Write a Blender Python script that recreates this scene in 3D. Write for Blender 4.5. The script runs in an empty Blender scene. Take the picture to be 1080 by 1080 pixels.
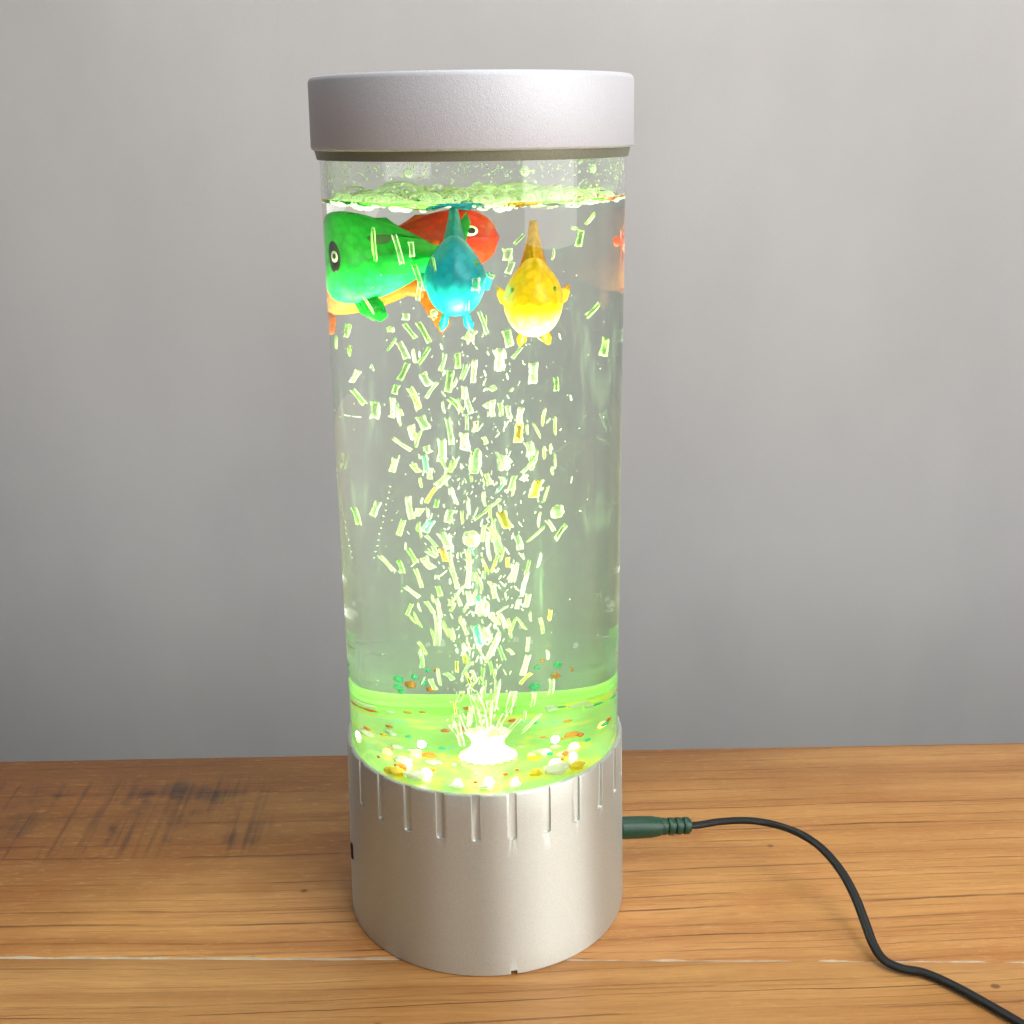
import bpy, bmesh, math, random
from math import pi, sin, cos, radians, sqrt, atan2, hypot
from mathutils import Vector, Matrix, noise

random.seed(7)
S = bpy.context.scene
COL = S.collection

# ------------------------------------------------------------------ camera
F_PX, PITCH, ROLL, YAW, DIST, CAM_Z = 1299.2, 0.30367, 0.01221, 0.02702, 0.39629, 0.27117
cy, sy = cos(YAW), sin(YAW)
cp, sp = cos(PITCH), sin(PITCH)
cr, sr = cos(ROLL), sin(ROLL)
fwd = Vector((sy * cp, cy * cp, -sp))
rgt0 = Vector((cy, -sy, 0))
up0 = Vector((sy * sp, cy * sp, cp))
rgt = rgt0 * cr - up0 * sr
upv = rgt0 * sr + up0 * cr
EYE = Vector((0, -DIST, CAM_Z))
cam_d = bpy.data.cameras.new("camera")
cam_d.sensor_width = 36
cam_d.lens = F_PX / 1080 * 36
cam_d.clip_start = 0.01
cam_d.clip_end = 50
cam = bpy.data.objects.new("camera", cam_d)
m = Matrix.Identity(4)
for i in range(3):
    m[i][0], m[i][1], m[i][2], m[i][3] = rgt[i], upv[i], -fwd[i], EYE[i]
cam.matrix_world = m
COL.objects.link(cam)
S.camera = cam

# sizes (metres)
R_BASE, R_BASE_TOP, H_BASE = 0.0500, 0.0487, 0.0676
R_TUBE, R_IN = 0.0471, 0.0448
Z_FLOOR = 0.0672
Z_SURF = 0.2510
Z_CAP0, Z_CAP1, R_CAP = 0.2644, 0.2857, 0.0494
N_WATER = 1.37


def ray(px, py):
    return (fwd + rgt * ((px - 540) / F_PX) + upv * ((540 - py) / F_PX)).normalized()


def on_table(px, py, z):
    d = ray(px, py)
    return EYE + d * ((z - EYE.z) / d.z)


def at_depth(px, py, y):
    d = ray(px, py)
    return EYE + d * ((y - EYE.y) / d.y)


def in_water(px, py, y):
    """the point inside the water column, at depth y, that the lens-like tube shows at this place of the photograph"""
    d = ray(px, py)
    a = d.x * d.x + d.y * d.y
    b = EYE.x * d.x + EYE.y * d.y
    c = EYE.x ** 2 + EYE.y ** 2 - R_TUBE ** 2
    disc = b * b - a * c
    if disc <= 0:
        return at_depth(px, py, y)
    p = EYE + d * ((-b - sqrt(disc)) / a)
    n = Vector((p.x, p.y, 0)).normalized()
    e = 1 / N_WATER
    ci = -n.dot(d)
    t = d * e + n * (e * ci - sqrt(1 - e * e * (1 - ci * ci)))
    return p + t * ((y - p.y) / t.y)


# ------------------------------------------------------------------ object helpers
def tag(o, label=None, cat=None, group=None, kind=None):
    for k, v in (("label", label), ("category", cat), ("group", group), ("kind", kind)):
        if v:
            o[k] = v
    return o


def empty(name, loc=(0, 0, 0)):
    o = bpy.data.objects.new(name, None)
    o.location = loc
    o.empty_display_size = 0.01
    COL.objects.link(o)
    return o


def obj(name, bm, mats, parent=None, smooth=True, angle=40):
    me = bpy.data.meshes.new(name)
    bm.to_mesh(me)
    bm.free()
    for mt in (mats if isinstance(mats, (list, tuple)) else [mats]):
        me.materials.append(mt)
    if smooth:
        for p in me.polygons:
            p.use_smooth = True
        if angle < 180:
            me.set_sharp_from_angle(angle=radians(angle))
    o = bpy.data.objects.new(name, me)
    COL.objects.link(o)
    if parent is not None:
        o.parent = parent
    return o


def lathe(bm, prof, seg=128, close=False, cx=0, cy_=0, mat=0):
    """prof: (r, z) going round with the outside on the left hand side when z rises"""
    rings = []
    for r, z in prof:
        if r < 1e-7:
            rings.append([bm.verts.new((cx, cy_, z))])
        else:
            rings.append([bm.verts.new((cx + r * cos(2 * pi * k / seg), cy_ + r * sin(2 * pi * k / seg), z)) for k in range(seg)])
    pairs = list(zip(rings[:-1], rings[1:]))
    if close:
        pairs.append((rings[-1], rings[0]))
    for a, b in pairs:
        for k in range(seg):
            k2 = (k + 1) % seg
            if len(a) == 1 and len(b) == 1:
                continue
            if len(a) == 1:
                f = bm.faces.new((a[0], b[k2], b[k]))
            elif len(b) == 1:
                f = bm.faces.new((a[k], a[k2], b[0]))
            else:
                f = bm.faces.new((a[k], a[k2], b[k2], b[k]))
            f.material_index = mat
    return rings


def sweep(bm, pts, prof, cap=True, up=Vector((0, 0, 1)), scale=None):
    """sweep a closed profile [(side, up)] along points"""
    rings = []
    n = len(pts)
    for i, p in enumerate(pts):
        t = (pts[min(i + 1, n - 1)] - pts[max(i - 1, 0)]).normalized()
        s = t.cross(up).normalized()
        u = s.cross(t)
        k = scale[i] if scale else 1
        rings.append([bm.verts.new(p + s * a * k + u * b * k) for a, b in prof])
    m_ = len(prof)
    for a, b in zip(rings[:-1], rings[1:]):
        for k in range(m_):
            bm.faces.new((a[k], a[(k + 1) % m_], b[(k + 1) % m_], b[k]))
    if cap:
        bm.faces.new(rings[0][::-1])
        bm.faces.new(rings[-1])
    bmesh.ops.recalc_face_normals(bm, faces=bm.faces[:])


def catmull(P, per=10):
    out = []
    n = len(P)
    for i in range(n - 1):
        p0, p1, p2, p3 = P[max(i - 1, 0)], P[i], P[i + 1], P[min(i + 2, n - 1)]
        for k in range(per):
            t = k / per
            out.append(0.5 * ((2 * p1) + (p2 - p0) * t + (2 * p0 - 5 * p1 + 4 * p2 - p3) * t * t + (3 * p1 - p0 - 3 * p2 + p3) * t ** 3))
    out.append(P[-1].copy())
    return out


# ------------------------------------------------------------------ material helpers
class NT:
    def __init__(s, name):
        s.m = bpy.data.materials.new(name)
        s.m.use_nodes = True
        s.t = s.m.node_tree
        s.t.nodes.clear()
        s.out = s.n("ShaderNodeOutputMaterial")

    def n(s, typ, **kw):
        nd = s.t.nodes.new(typ)
        for k, v in kw.items():
            if hasattr(nd, k):
                setattr(nd, k, v)
        return nd

    def set(s, nd, **kw):
        for k, v in kw.items():
            k = k.replace("_", " ")
            i = nd.inputs.get(k) or nd.inputs[int(k)]
            s.link(v, i)
        return nd

    def link(s, v, i):
        if isinstance(v, bpy.types.NodeSocket):
            s.t.links.new(v, i)
        elif isinstance(v, (tuple, list)) and len(v) == 3 and len(i.default_value) == 4:
            i.default_value = (*v, 1)
        else:
            i.default_value = v

    def math(s, op, a, b=None, c=None, clamp=False):
        nd = s.n("ShaderNodeMath", operation=op, use_clamp=clamp)
        for k, v in enumerate((a, b, c)):
            if v is not None:
                s.link(v, nd.inputs[k])
        return nd.outputs[0]

    def mix(s, f, a, b, typ="MIX"):
        nd = s.n("ShaderNodeMix", data_type="RGBA", blend_type=typ)
        s.link(f, nd.inputs[0])
        s.link(a, nd.inputs[6])
        s.link(b, nd.inputs[7])
        return nd.outputs[2]

    def noise(s, vec, scale, detail=3, rough=0.5, dist=0.0):
        nd = s.n("ShaderNodeTexNoise")
        s.set(nd, Scale=scale, Detail=detail, Roughness=rough, Distortion=dist)
        if vec is not None:
            s.link(vec, nd.inputs["Vector"])
        return nd.outputs["Fac"]

    def mapv(s, vec, scale=(1, 1, 1), rot=(0, 0, 0), loc=(0, 0, 0)):
        nd = s.n("ShaderNodeMapping")
        s.link(vec, nd.inputs["Vector"])
        nd.inputs["Scale"].default_value = scale
        nd.inputs["Rotation"].default_value = rot
        nd.inputs["Location"].default_value = loc
        return nd.outputs[0]

    def step(s, v, a, b, lo=0.0, hi=1.0):
        nd = s.n("ShaderNodeMapRange", interpolation_type="SMOOTHSTEP")
        s.link(v, nd.inputs[0])
        for k, x in zip((1, 2, 3, 4), (a, b, lo, hi)):
            s.link(x, nd.inputs[k])
        return nd.outputs[0]

    def obj(s):
        return s.n("ShaderNodeTexCoord").outputs["Object"]

    def bump(s, h, strength=0.3, dist=0.001, normal=None):
        nd = s.n("ShaderNodeBump")
        s.set(nd, Strength=strength, Distance=dist, Height=h)
        if normal is not None:
            s.link(normal, nd.inputs["Normal"])
        return nd.outputs[0]

    def pbr(s, **kw):
        nd = s.n("ShaderNodeBsdfPrincipled")
        s.set(nd, **kw)
        return nd

    def done(s, sh, vol=None):
        s.t.links.new(sh if isinstance(sh, bpy.types.NodeSocket) else sh.outputs[0], s.out.inputs["Surface"])
        if vol is not None:
            s.t.links.new(vol.outputs[0], s.out.inputs["Volume"])
        return s.m


def mat_wall():
    k = NT("grey_painted_wall")
    o = k.obj()
    big = k.noise(k.mapv(o, (5.0, 5.0, 2.6)), 1.0, 4, 0.55)
    weave = k.noise(k.mapv(o, (260, 260, 900)), 1.0, 2)
    weave2 = k.noise(k.mapv(o, (900, 900, 260)), 1.0, 2)
    fine = k.noise(o, 900, 2)
    c = k.mix(k.step(big, 0.34, 0.66), (0.415, 0.411, 0.411), (0.475, 0.471, 0.467))
    c = k.mix(0.10, c, k.mix(fine, (0.30, 0.29, 0.28), (0.62, 0.60, 0.58)))
    h = k.math("ADD", k.math("ADD", weave, weave2), fine)
    return k.done(k.pbr(Base_Color=c, Roughness=0.75, Normal=k.bump(h, 0.06, 0.0005)))


def mat_wood():
    k = NT("stained_wood")
    o = k.obj()
    sep = k.n("ShaderNodeSeparateXYZ")
    k.link(o, sep.inputs[0])
    X, Y = sep.outputs[0], sep.outputs[1]
    # the boards differ a little: shift the grain with the board
    board = k.math("GREATER_THAN", k.math("ADD", Y, k.math("MULTIPLY", X, 0.053)), -0.0405)
    warp = k.noise(k.mapv(o, (5, 9, 1)), 1.0, 3)
    wx = k.n("ShaderNodeCombineXYZ")
    k.link(X, wx.inputs[0])
    k.link(k.math("ADD", Y, k.math("MULTIPLY", k.math("SUBTRACT", warp, 0.5), 0.022)), wx.inputs[1])
    k.link(k.math("MULTIPLY", board, 3.7), wx.inputs[2])
    v = wx.outputs[0]
    bands = k.noise(k.mapv(v, (1.6, 70, 1)), 1.0, 4, 0.55)
    broad = k.noise(k.mapv(v, (4, 14, 1), loc=(3, 1, 0)), 1.0, 3, 0.5)
    fib = k.noise(k.mapv(v, (60, 1300, 1)), 1.0, 4, 0.7)
    fib2 = k.noise(k.mapv(v, (160, 620, 1)), 1.0, 4, 0.75)
    blot = k.noise(k.mapv(o, (14, 24, 1)), 1.0, 4, 0.6)
    c = k.mix(k.step(bands, 0.25, 0.75), (0.37, 0.150, 0.042), (0.66, 0.350, 0.122))
    c = k.mix(k.math("MULTIPLY", k.step(broad, 0.44, 0.70), 0.50), c, (0.40, 0.165, 0.042))
    # reddish stain with shade painted in, darker towards the far left of the board
    reg = k.math("ADD", k.math("MULTIPLY", k.math("SUBTRACT", Y, -0.012), 11.0), k.math("MULTIPLY", X, -3.6))
    reg = k.step(k.math("ADD", reg, k.math("MULTIPLY", k.math("SUBTRACT", blot, 0.5), 1.4)), 0.0, 1.5)
    c = k.mix(k.math("MULTIPLY", reg, 0.90), c, (0.150, 0.048, 0.012))
    c = k.mix(k.math("MULTIPLY", k.step(blot, 0.50, 0.76), 0.45), c, (0.40, 0.145, 0.036))
    c = k.mix(k.math("MULTIPLY", k.step(fib, 0.42, 0.72), 0.40), c, (0.28, 0.11, 0.03))
    c = k.mix(k.math("MULTIPLY", k.step(fib2, 0.50, 0.75), 0.30), c, (0.70, 0.42, 0.17))
    dash = k.noise(k.mapv(v, (34, 260, 1), loc=(6, 3, 0)), 1.0, 3, 0.7)

    def grain_lines(n, salt, lo, hi, wmin, wmax):
        """thin dark year lines: one per band of the board, at a random place in it, present here and there"""
        yy = k.math("ADD", Y, k.math("MULTIPLY", k.math("SUBTRACT", k.noise(k.mapv(o, (3.2, 5, 1), loc=(salt, 0, 0)), 1.0, 2), 0.5), 0.016))
        yy = k.math("ADD", yy, k.math("MULTIPLY", k.math("SUBTRACT", k.noise(k.mapv(o, (30, 40, 1), loc=(salt, 4, 0)), 1.0, 3), 0.5), 0.0016))
        u = k.math("MULTIPLY", k.math("ADD", yy, k.math("ADD", k.math("MULTIPLY", board, 0.37), salt)), n)
        bnd = k.math("FLOOR", u)
        wn = k.n("ShaderNodeTexWhiteNoise", noise_dimensions="1D")
        k.link(bnd, wn.inputs["W"])
        wn2 = k.n("ShaderNodeTexWhiteNoise", noise_dimensions="1D")
        k.link(k.math("ADD", bnd, 77.3), wn2.inputs["W"])
        d = k.math("ABSOLUTE", k.math("SUBTRACT", k.math("FRACT", u), k.math("MULTIPLY_ADD", wn.outputs["Value"], 0.5, 0.25)))
        w = k.math("MULTIPLY_ADD", wn2.outputs["Value"], wmax - wmin, wmin)
        ln_ = k.step(d, w, k.math("MULTIPLY", w, 0.25))
        gv = k.n("ShaderNodeCombineXYZ")
        k.link(k.math("MULTIPLY", X, 7.0), gv.inputs[0])
        k.link(k.math("MULTIPLY", bnd, 3.71), gv.inputs[1])
        g_ = k.noise(gv.outputs[0], 1.0, 2, 0.6)
        return k.math("MULTIPLY", ln_, k.math("MULTIPLY", k.step(g_, lo, hi), k.math("MULTIPLY_ADD", wn.outputs["Value"], 0.6, 0.4)))

    ln = grain_lines(120, 1.7, 0.34, 0.54, 0.035, 0.095)
    ln2 = grain_lines(270, 5.3, 0.38, 0.60, 0.05, 0.14)
    lines = k.math("MAXIMUM", ln, k.math("MULTIPLY", ln2, 0.6))
    lines = k.math("MULTIPLY", lines, k.step(dash, 0.34, 0.56, 0.25, 1.0))
    c = k.mix(k.math("MULTIPLY", lines, 0.88), c, (0.095, 0.030, 0.009))
    # saw marks: dark slanted scratches on the far left
    rot = k.mapv(o, (1, 1, 1), rot=(0, 0, radians(-90)))
    saw = k.noise(k.mapv(rot, (7, 330, 1), loc=(2, 0, 0)), 1.0, 2, 0.5)
    sawg = k.noise(k.mapv(o, (44, 17, 1), loc=(5, 5, 0)), 1.0, 3, 0.6)
    mx = k.math("MULTIPLY", k.step(X, -0.235, -0.19), k.step(X, -0.075, -0.115))
    my = k.math("MULTIPLY", k.step(Y, 0.022, 0.034), k.step(Y, 0.094, 0.080))
    cloud = k.step(k.noise(k.mapv(o, (38, 44, 1), loc=(2, 8, 0)), 1.0, 3, 0.6), 0.50, 0.66)
    c = k.mix(k.math("MULTIPLY", k.math("MULTIPLY", mx, my), k.math("MULTIPLY", cloud, k.step(saw, 0.36, 0.60, 0.25, 0.85))), c, (0.055, 0.028, 0.022))
    sm = k.math("MULTIPLY", k.math("MULTIPLY", mx, my), k.math("MULTIPLY", k.step(saw, 0.47, 0.66), k.step(sawg, 0.38, 0.62)))
    c = k.mix(k.math("MULTIPLY", sm, 0.62), c, (0.050, 0.022, 0.018))
    # pin knots
    vor = k.n("ShaderNodeTexVoronoi", feature="F1")
    k.set(vor, Scale=1.0)
    k.link(k.mapv(o, (26, 34, 1)), vor.inputs["Vector"])
    kn = k.step(vor.outputs["Distance"], 0.055, 0.025)
    c = k.mix(k.math("MULTIPLY", kn, 0.7), c, (0.06, 0.02, 0.01))
    h = k.math("SUBTRACT", k.math("MULTIPLY", fib, 0.4), k.math("ADD", lines, k.math("MULTIPLY", sm, 0.5)))
    rough = k.step(fib2, 0.2, 0.8, 0.36, 0.56)
    return k.done(k.pbr(Base_Color=c, Roughness=rough, Specular_IOR_Level=0.35, Normal=k.bump(h, 0.35, 0.0004)))


def mat_silver(name, col=(0.80, 0.80, 0.81), rough=0.34, grain=2600, bump=0.22, met=0.82, aniso=0.0):
    k = NT(name)
    o = k.obj()
    g = k.noise(o, grain, 2, 0.6)
    g2 = k.noise(o, grain * 0.35, 2, 0.6)
    lowf = k.noise(o, 40, 3)
    c = k.mix(k.step(g, 0.3, 0.7), tuple(x * 0.86 for x in col), tuple(min(1, x * 1.07) for x in col))
    r = k.math("ADD", k.math("MULTIPLY", lowf, 0.06), rough - 0.03)
    h = k.math("ADD", g, g2)
    p = k.pbr(Base_Color=c, Metallic=met, Roughness=r, Normal=k.bump(h, bump, 0.0004))
    if aniso:                                   # turned on a lathe: the sheen spreads along the axis
        tg = k.n("ShaderNodeTangent", direction_type="RADIAL", axis="Z")
        k.set(p, Anisotropic=aniso, Anisotropic_Rotation=0.25)
        k.link(tg.outputs[0], p.inputs["Tangent"])
    return k.done(p)


def mat_plain(name, col, rough=0.5, met=0.0, var=0.15, scale=300, bump=0.1, spec=0.5):
    k = NT(name)
    o = k.obj()
    g = k.noise(o, scale, 3)
    c = k.mix(g, tuple(x * (1 - var) for x in col), tuple(min(1, x * (1 + var)) for x in col))
    return k.done(k.pbr(Base_Color=c, Roughness=rough, Metallic=met, Specular_IOR_Level=spec, Normal=k.bump(g, bump, 0.0003)))


def mat_acrylic():
    k = NT("clear_acrylic")
    o = k.obj()
    n_ = k.noise(k.mapv(o, (120, 120, 9)), 1.0, 3, 0.6)
    scuff = k.step(k.noise(k.mapv(o, (420, 420, 14)), 1.0, 3, 0.7), 0.55, 0.9)
    g = k.n("ShaderNodeBsdfGlass")
    k.set(g, IOR=N_WATER, Roughness=0.0, Color=(0.985, 0.995, 0.985))
    k.link(k.bump(n_, 0.03, 0.0004), g.inputs["Normal"])
    d = k.n("ShaderNodeBsdfDiffuse")
    k.set(d, Color=(0.85, 0.9, 0.85))
    mx = k.n("ShaderNodeMixShader")
    k.link(k.math("MULTIPLY", scuff, 0.05), mx.inputs[0])
    k.t.links.new(g.outputs[0], mx.inputs[1])
    k.t.links.new(d.outputs[0], mx.inputs[2])
    return k.done(mx)


def mat_water():
    """top: a rippling refracting surface; side and bottom: no optical step, for they wet the acrylic"""
    k = NT("water")
    o = k.obj()
    sep = k.n("ShaderNodeSeparateXYZ")
    k.link(o, sep.inputs[0])
    top = k.math("GREATER_THAN", sep.outputs[2], Z_SURF - 0.0125)
    r = k.math("SQRT", k.math("ADD", k.math("POWER", sep.outputs[0], 2.0), k.math("POWER", sep.outputs[1], 2.0)))
    top = k.math("MULTIPLY", top, k.math("LESS_THAN", r, R_IN - 0.0002))
    g = k.n("ShaderNodeBsdfGlass")
    k.set(g, IOR=N_WATER, Roughness=0.0, Color=(1, 1, 1))
    tr = k.n("ShaderNodeBsdfTransparent")
    mx = k.n("ShaderNodeMixShader")
    k.link(top, mx.inputs[0])
    k.t.links.new(tr.outputs[0], mx.inputs[1])
    k.t.links.new(g.outputs[0], mx.inputs[2])
    v = k.n("ShaderNodeVolumePrincipled")
    k.set(v, Color=(0.029, 0.054, 0.019), Density=VOL_DENS, Anisotropy=0.2)
    v.inputs["Absorption Color"].default_value = (0.35, 0.55, 0.35, 1)
    return k.done(mx, v)


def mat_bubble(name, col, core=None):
    """an air bubble in water: glints painted white along the rim, the middle is half clear"""
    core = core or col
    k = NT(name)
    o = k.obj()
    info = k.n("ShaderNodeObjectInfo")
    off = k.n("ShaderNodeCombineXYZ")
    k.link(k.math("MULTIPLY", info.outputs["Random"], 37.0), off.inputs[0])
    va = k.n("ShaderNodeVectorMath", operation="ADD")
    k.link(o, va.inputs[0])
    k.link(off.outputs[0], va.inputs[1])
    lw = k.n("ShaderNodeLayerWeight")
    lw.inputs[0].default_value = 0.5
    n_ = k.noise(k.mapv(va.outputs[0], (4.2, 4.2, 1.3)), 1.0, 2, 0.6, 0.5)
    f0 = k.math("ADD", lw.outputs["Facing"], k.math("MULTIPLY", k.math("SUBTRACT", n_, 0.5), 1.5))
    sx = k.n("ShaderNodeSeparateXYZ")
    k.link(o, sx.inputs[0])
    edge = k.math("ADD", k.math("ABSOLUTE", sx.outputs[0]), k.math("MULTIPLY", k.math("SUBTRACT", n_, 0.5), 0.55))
    f0 = k.math("MAXIMUM", k.step(edge, 0.22, 0.40), k.step(f0, 0.45, 0.80))  # bright edge streaks painted in, imitating glints of the base light
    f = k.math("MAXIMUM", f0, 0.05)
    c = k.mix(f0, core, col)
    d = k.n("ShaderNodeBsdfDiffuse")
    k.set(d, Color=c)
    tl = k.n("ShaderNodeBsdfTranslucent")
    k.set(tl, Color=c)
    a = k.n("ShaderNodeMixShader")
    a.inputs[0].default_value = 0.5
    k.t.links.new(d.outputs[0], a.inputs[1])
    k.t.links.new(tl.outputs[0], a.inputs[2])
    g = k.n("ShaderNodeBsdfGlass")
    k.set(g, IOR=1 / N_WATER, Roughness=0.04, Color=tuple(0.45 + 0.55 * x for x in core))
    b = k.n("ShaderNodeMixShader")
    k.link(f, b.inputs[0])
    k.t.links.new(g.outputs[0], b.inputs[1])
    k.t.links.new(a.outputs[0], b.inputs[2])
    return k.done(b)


def mat_film(name, col, amt=0.75, lo=0.25):
    """thin skin of a surface bubble or a drop: clear in the middle, bright at the rim"""
    k = NT(name)
    lw = k.n("ShaderNodeLayerWeight")
    lw.inputs[0].default_value = 0.5
    f = k.math("MULTIPLY", k.step(lw.outputs["Facing"], lo, 0.95), amt)
    tr = k.n("ShaderNodeBsdfTransparent")
    p = k.pbr(Base_Color=col, Roughness=0.12, Specular_IOR_Level=0.8)
    mx = k.n("ShaderNodeMixShader")
    k.link(f, mx.inputs[0])
    k.t.links.new(tr.outputs[0], mx.inputs[1])
    k.t.links.new(p.outputs[0], mx.inputs[2])
    return k.done(mx)


def mat_fish(name, col, belly=None, trans=0.3):
    k = NT(name)
    o = k.obj()
    sep = k.n("ShaderNodeSeparateXYZ")
    k.link(o, sep.inputs[0])
    n_ = k.noise(o, 140, 3)
    c = k.mix(n_, tuple(x * 0.85 for x in col), tuple(min(1, x * 1.1) for x in col))
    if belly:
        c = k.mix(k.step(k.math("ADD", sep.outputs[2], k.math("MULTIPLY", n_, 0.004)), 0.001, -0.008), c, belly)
    vor = k.n("ShaderNodeTexVoronoi", feature="F1")
    k.set(vor, Scale=1.0)
    k.link(k.mapv(o, (420, 420, 420)), vor.inputs["Vector"])
    c = k.mix(k.math("MULTIPLY", k.step(vor.outputs["Distance"], 0.38, 0.68), 0.55), c, tuple(x * 0.62 for x in col))
    p = k.pbr(Base_Color=c, Roughness=0.32, Normal=k.bump(vor.outputs["Distance"], 0.22, 0.0005))
    t = k.n("ShaderNodeBsdfTranslucent")
    k.link(c, t.inputs["Color"])
    mx = k.n("ShaderNodeMixShader")
    mx.inputs[0].default_value = trans
    k.t.links.new(p.outputs[0], mx.inputs[1])
    k.t.links.new(t.outputs[0], mx.inputs[2])
    return k.done(mx)


def mat_glow(name, col, strength, base=None):
    k = NT(name)
    p = k.pbr(Base_Color=base or col, Roughness=0.4)
    k.set(p, Emission_Color=col, Emission_Strength=strength)
    return k.done(p)


def mat_floor_disc():
    """translucent disc lit from below by coloured diodes: lime, with yellow, teal and orange patches"""
    k = NT("lit_floor_plastic")
    o = k.obj()
    n1 = k.noise(o, 62, 2, 0.5)
    n2 = k.noise(k.mapv(o, (1, 1, 1), loc=(0.3, 0.1, 0)), 75, 2, 0.5)
    n3 = k.noise(k.mapv(o, (1, 1, 1), loc=(0.7, 0.4, 0)), 150, 3, 0.6)
    sep = k.n("ShaderNodeSeparateXYZ")
    k.link(o, sep.inputs[0])
    c = k.mix(k.step(n1, 0.45, 0.62), (0.30, 0.72, 0.10), (0.42, 0.80, 0.18))
    front = k.step(sep.outputs[1], 0.005, -0.035)
    c = k.mix(k.math("MULTIPLY", k.step(k.math("ADD", n2, k.math("MULTIPLY", front, 0.10)), 0.54, 0.66), 0.9), c, (0.95, 0.80, 0.03))
    c = k.mix(k.math("MULTIPLY", k.step(n3, 0.60, 0.68), 0.7), c, (0.10, 0.72, 0.40))
    p = k.pbr(Base_Color=(0.16, 0.34, 0.06), Roughness=0.12, Emission_Color=c, Emission_Strength=FLOOR_GLOW)
    return k.done(p)


def mat_nozzle():
    """frosted plastic with a diode inside"""
    k = NT("lit_frosted_nozzle")
    o = k.obj()
    n_ = k.noise(k.mapv(o, (160, 160, 60)), 1.0, 3, 0.6)
    c = k.mix(k.step(n_, 0.42, 0.62), (0.62, 0.80, 0.06), (1.0, 1.0, 0.80))
    p = k.pbr(Base_Color=(0.8, 0.85, 0.7), Roughness=0.25, Emission_Color=c, Emission_Strength=k.step(n_, 0.38, 0.66, 0.30, 1.2))
    return k.done(p)


VOL_DENS = 1.0
FLOOR_GLOW = 0.52

M = {
    "wall": mat_wall(), "wood": mat_wood(),
    "base": mat_silver("satin_silver_base", (0.66, 0.69, 0.635), 0.50, 4200, 0.07, 0.75, 0.85),
    "cap": mat_silver("grained_silver_cap", (0.61, 0.625, 0.665), 0.50, 5200, 0.26, 0.22),
    "neck": mat_silver("dark_grey_neck", (0.25, 0.26, 0.19), 0.45, 2000, 0.1, 0.4),
    "acrylic": mat_acrylic(), "water": mat_water(),
    "floor_disc": mat_floor_disc(),
    "black": mat_plain("black_rubber", (0.007, 0.0075, 0.0075), 0.45, var=0.3, scale=900, spec=0.35),
    "plug": mat_plain("dark_plug_plastic", (0.006, 0.048, 0.025), 0.38, var=0.3, scale=900),
    "dark": mat_plain("dark_recess", (0.02, 0.018, 0.016), 0.6),
    "filler": mat_plain("pale_filler", (0.50, 0.43, 0.32), 0.85, var=0.45, scale=260, bump=0.6),
    "nozzle": mat_nozzle(),
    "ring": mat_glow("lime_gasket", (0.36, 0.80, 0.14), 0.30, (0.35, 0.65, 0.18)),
    "led_white": mat_glow("white_diode", (1.0, 1.0, 0.88), 6.0, (0.8, 0.8, 0.8)),
    "led_yellow": mat_glow("yellow_diode", (1.0, 0.85, 0.15), 4.0, (0.8, 0.8, 0.5)),
    "led_orange": mat_glow("orange_diode", (1.0, 0.42, 0.08), 2.2, (0.8, 0.5, 0.3)),
}

# ------------------------------------------------------------------ the setting: wall and table
WALL_Y = 0.46
bm = bmesh.new()
vs = [bm.verts.new(p) for p in ((-2.2, WALL_Y, -0.75), (2.2, WALL_Y - 0.02, -0.75), (2.2, WALL_Y - 0.02, 1.8), (-2.2, WALL_Y, 1.8))]
vb = [bm.verts.new(v.co + Vector((0, 0.06, 0))) for v in vs]
bm.faces.new(vs[::1])
bm.faces.new(vb[::-1])
for i in range(4):
    bm.faces.new((vs[i], vb[i], vb[(i + 1) % 4], vs[(i + 1) % 4]))
bmesh.ops.recalc_face_normals(bm, faces=bm.faces[:])
tag(obj("wall", bm, M["wall"], None, False), "plain matte grey wall behind the wooden table", "wall", None, "structure")

table = empty("wooden_table", (0, 0, 0))
tag(table, "stained wooden tabletop with saw marks and a pale filled seam", "table")
BACK = lambda x: 0.1052 - 0.0142 * x          # far edge of the table top
SEAM = lambda x: -0.0405 - 0.053 * x          # joint between the two boards


def board(name, ylo, yhi, z=0.0, th=0.03, x0=-0.75, x1=0.75, nx=60):
    b = bmesh.new()
    loops = []
    e = 0.0009
    for i in range(nx + 1):
        x = x0 + (x1 - x0) * i / nx
        a, c = ylo(x), yhi(x)
        loops.append([b.verts.new(p) for p in ((x, a, z - th), (x, a, z - e), (x, a + e * 0.35, z - e * 0.3), (x, a + e, z),
                                               (x, c - e, z), (x, c - e * 0.35, z - e * 0.3), (x, c, z - e), (x, c, z - th))])
    for p, q in zip(loops[:-1], loops[1:]):
        for k in range(8):
            b.faces.new((p[k], q[k], q[(k + 1) % 8], p[(k + 1) % 8]))
    b.faces.new(loops[0][::-1])
    b.faces.new(loops[-1])
    bmesh.ops.recalc_face_normals(b, faces=b.faces[:])
    return obj(name, b, M["wood"], table, True, 60)


def wob(x, s, amp=0.00045):
    return amp * noise.noise(Vector((x * 42, s, 0))) + amp * 0.5 * noise.noise(Vector((x * 160, s, 3)))


def gapw(x):
    return 0.0009 if x < -0.02 else 0.0009 - 0.0007 * min(1, (x + 0.02) / 0.05)


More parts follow.
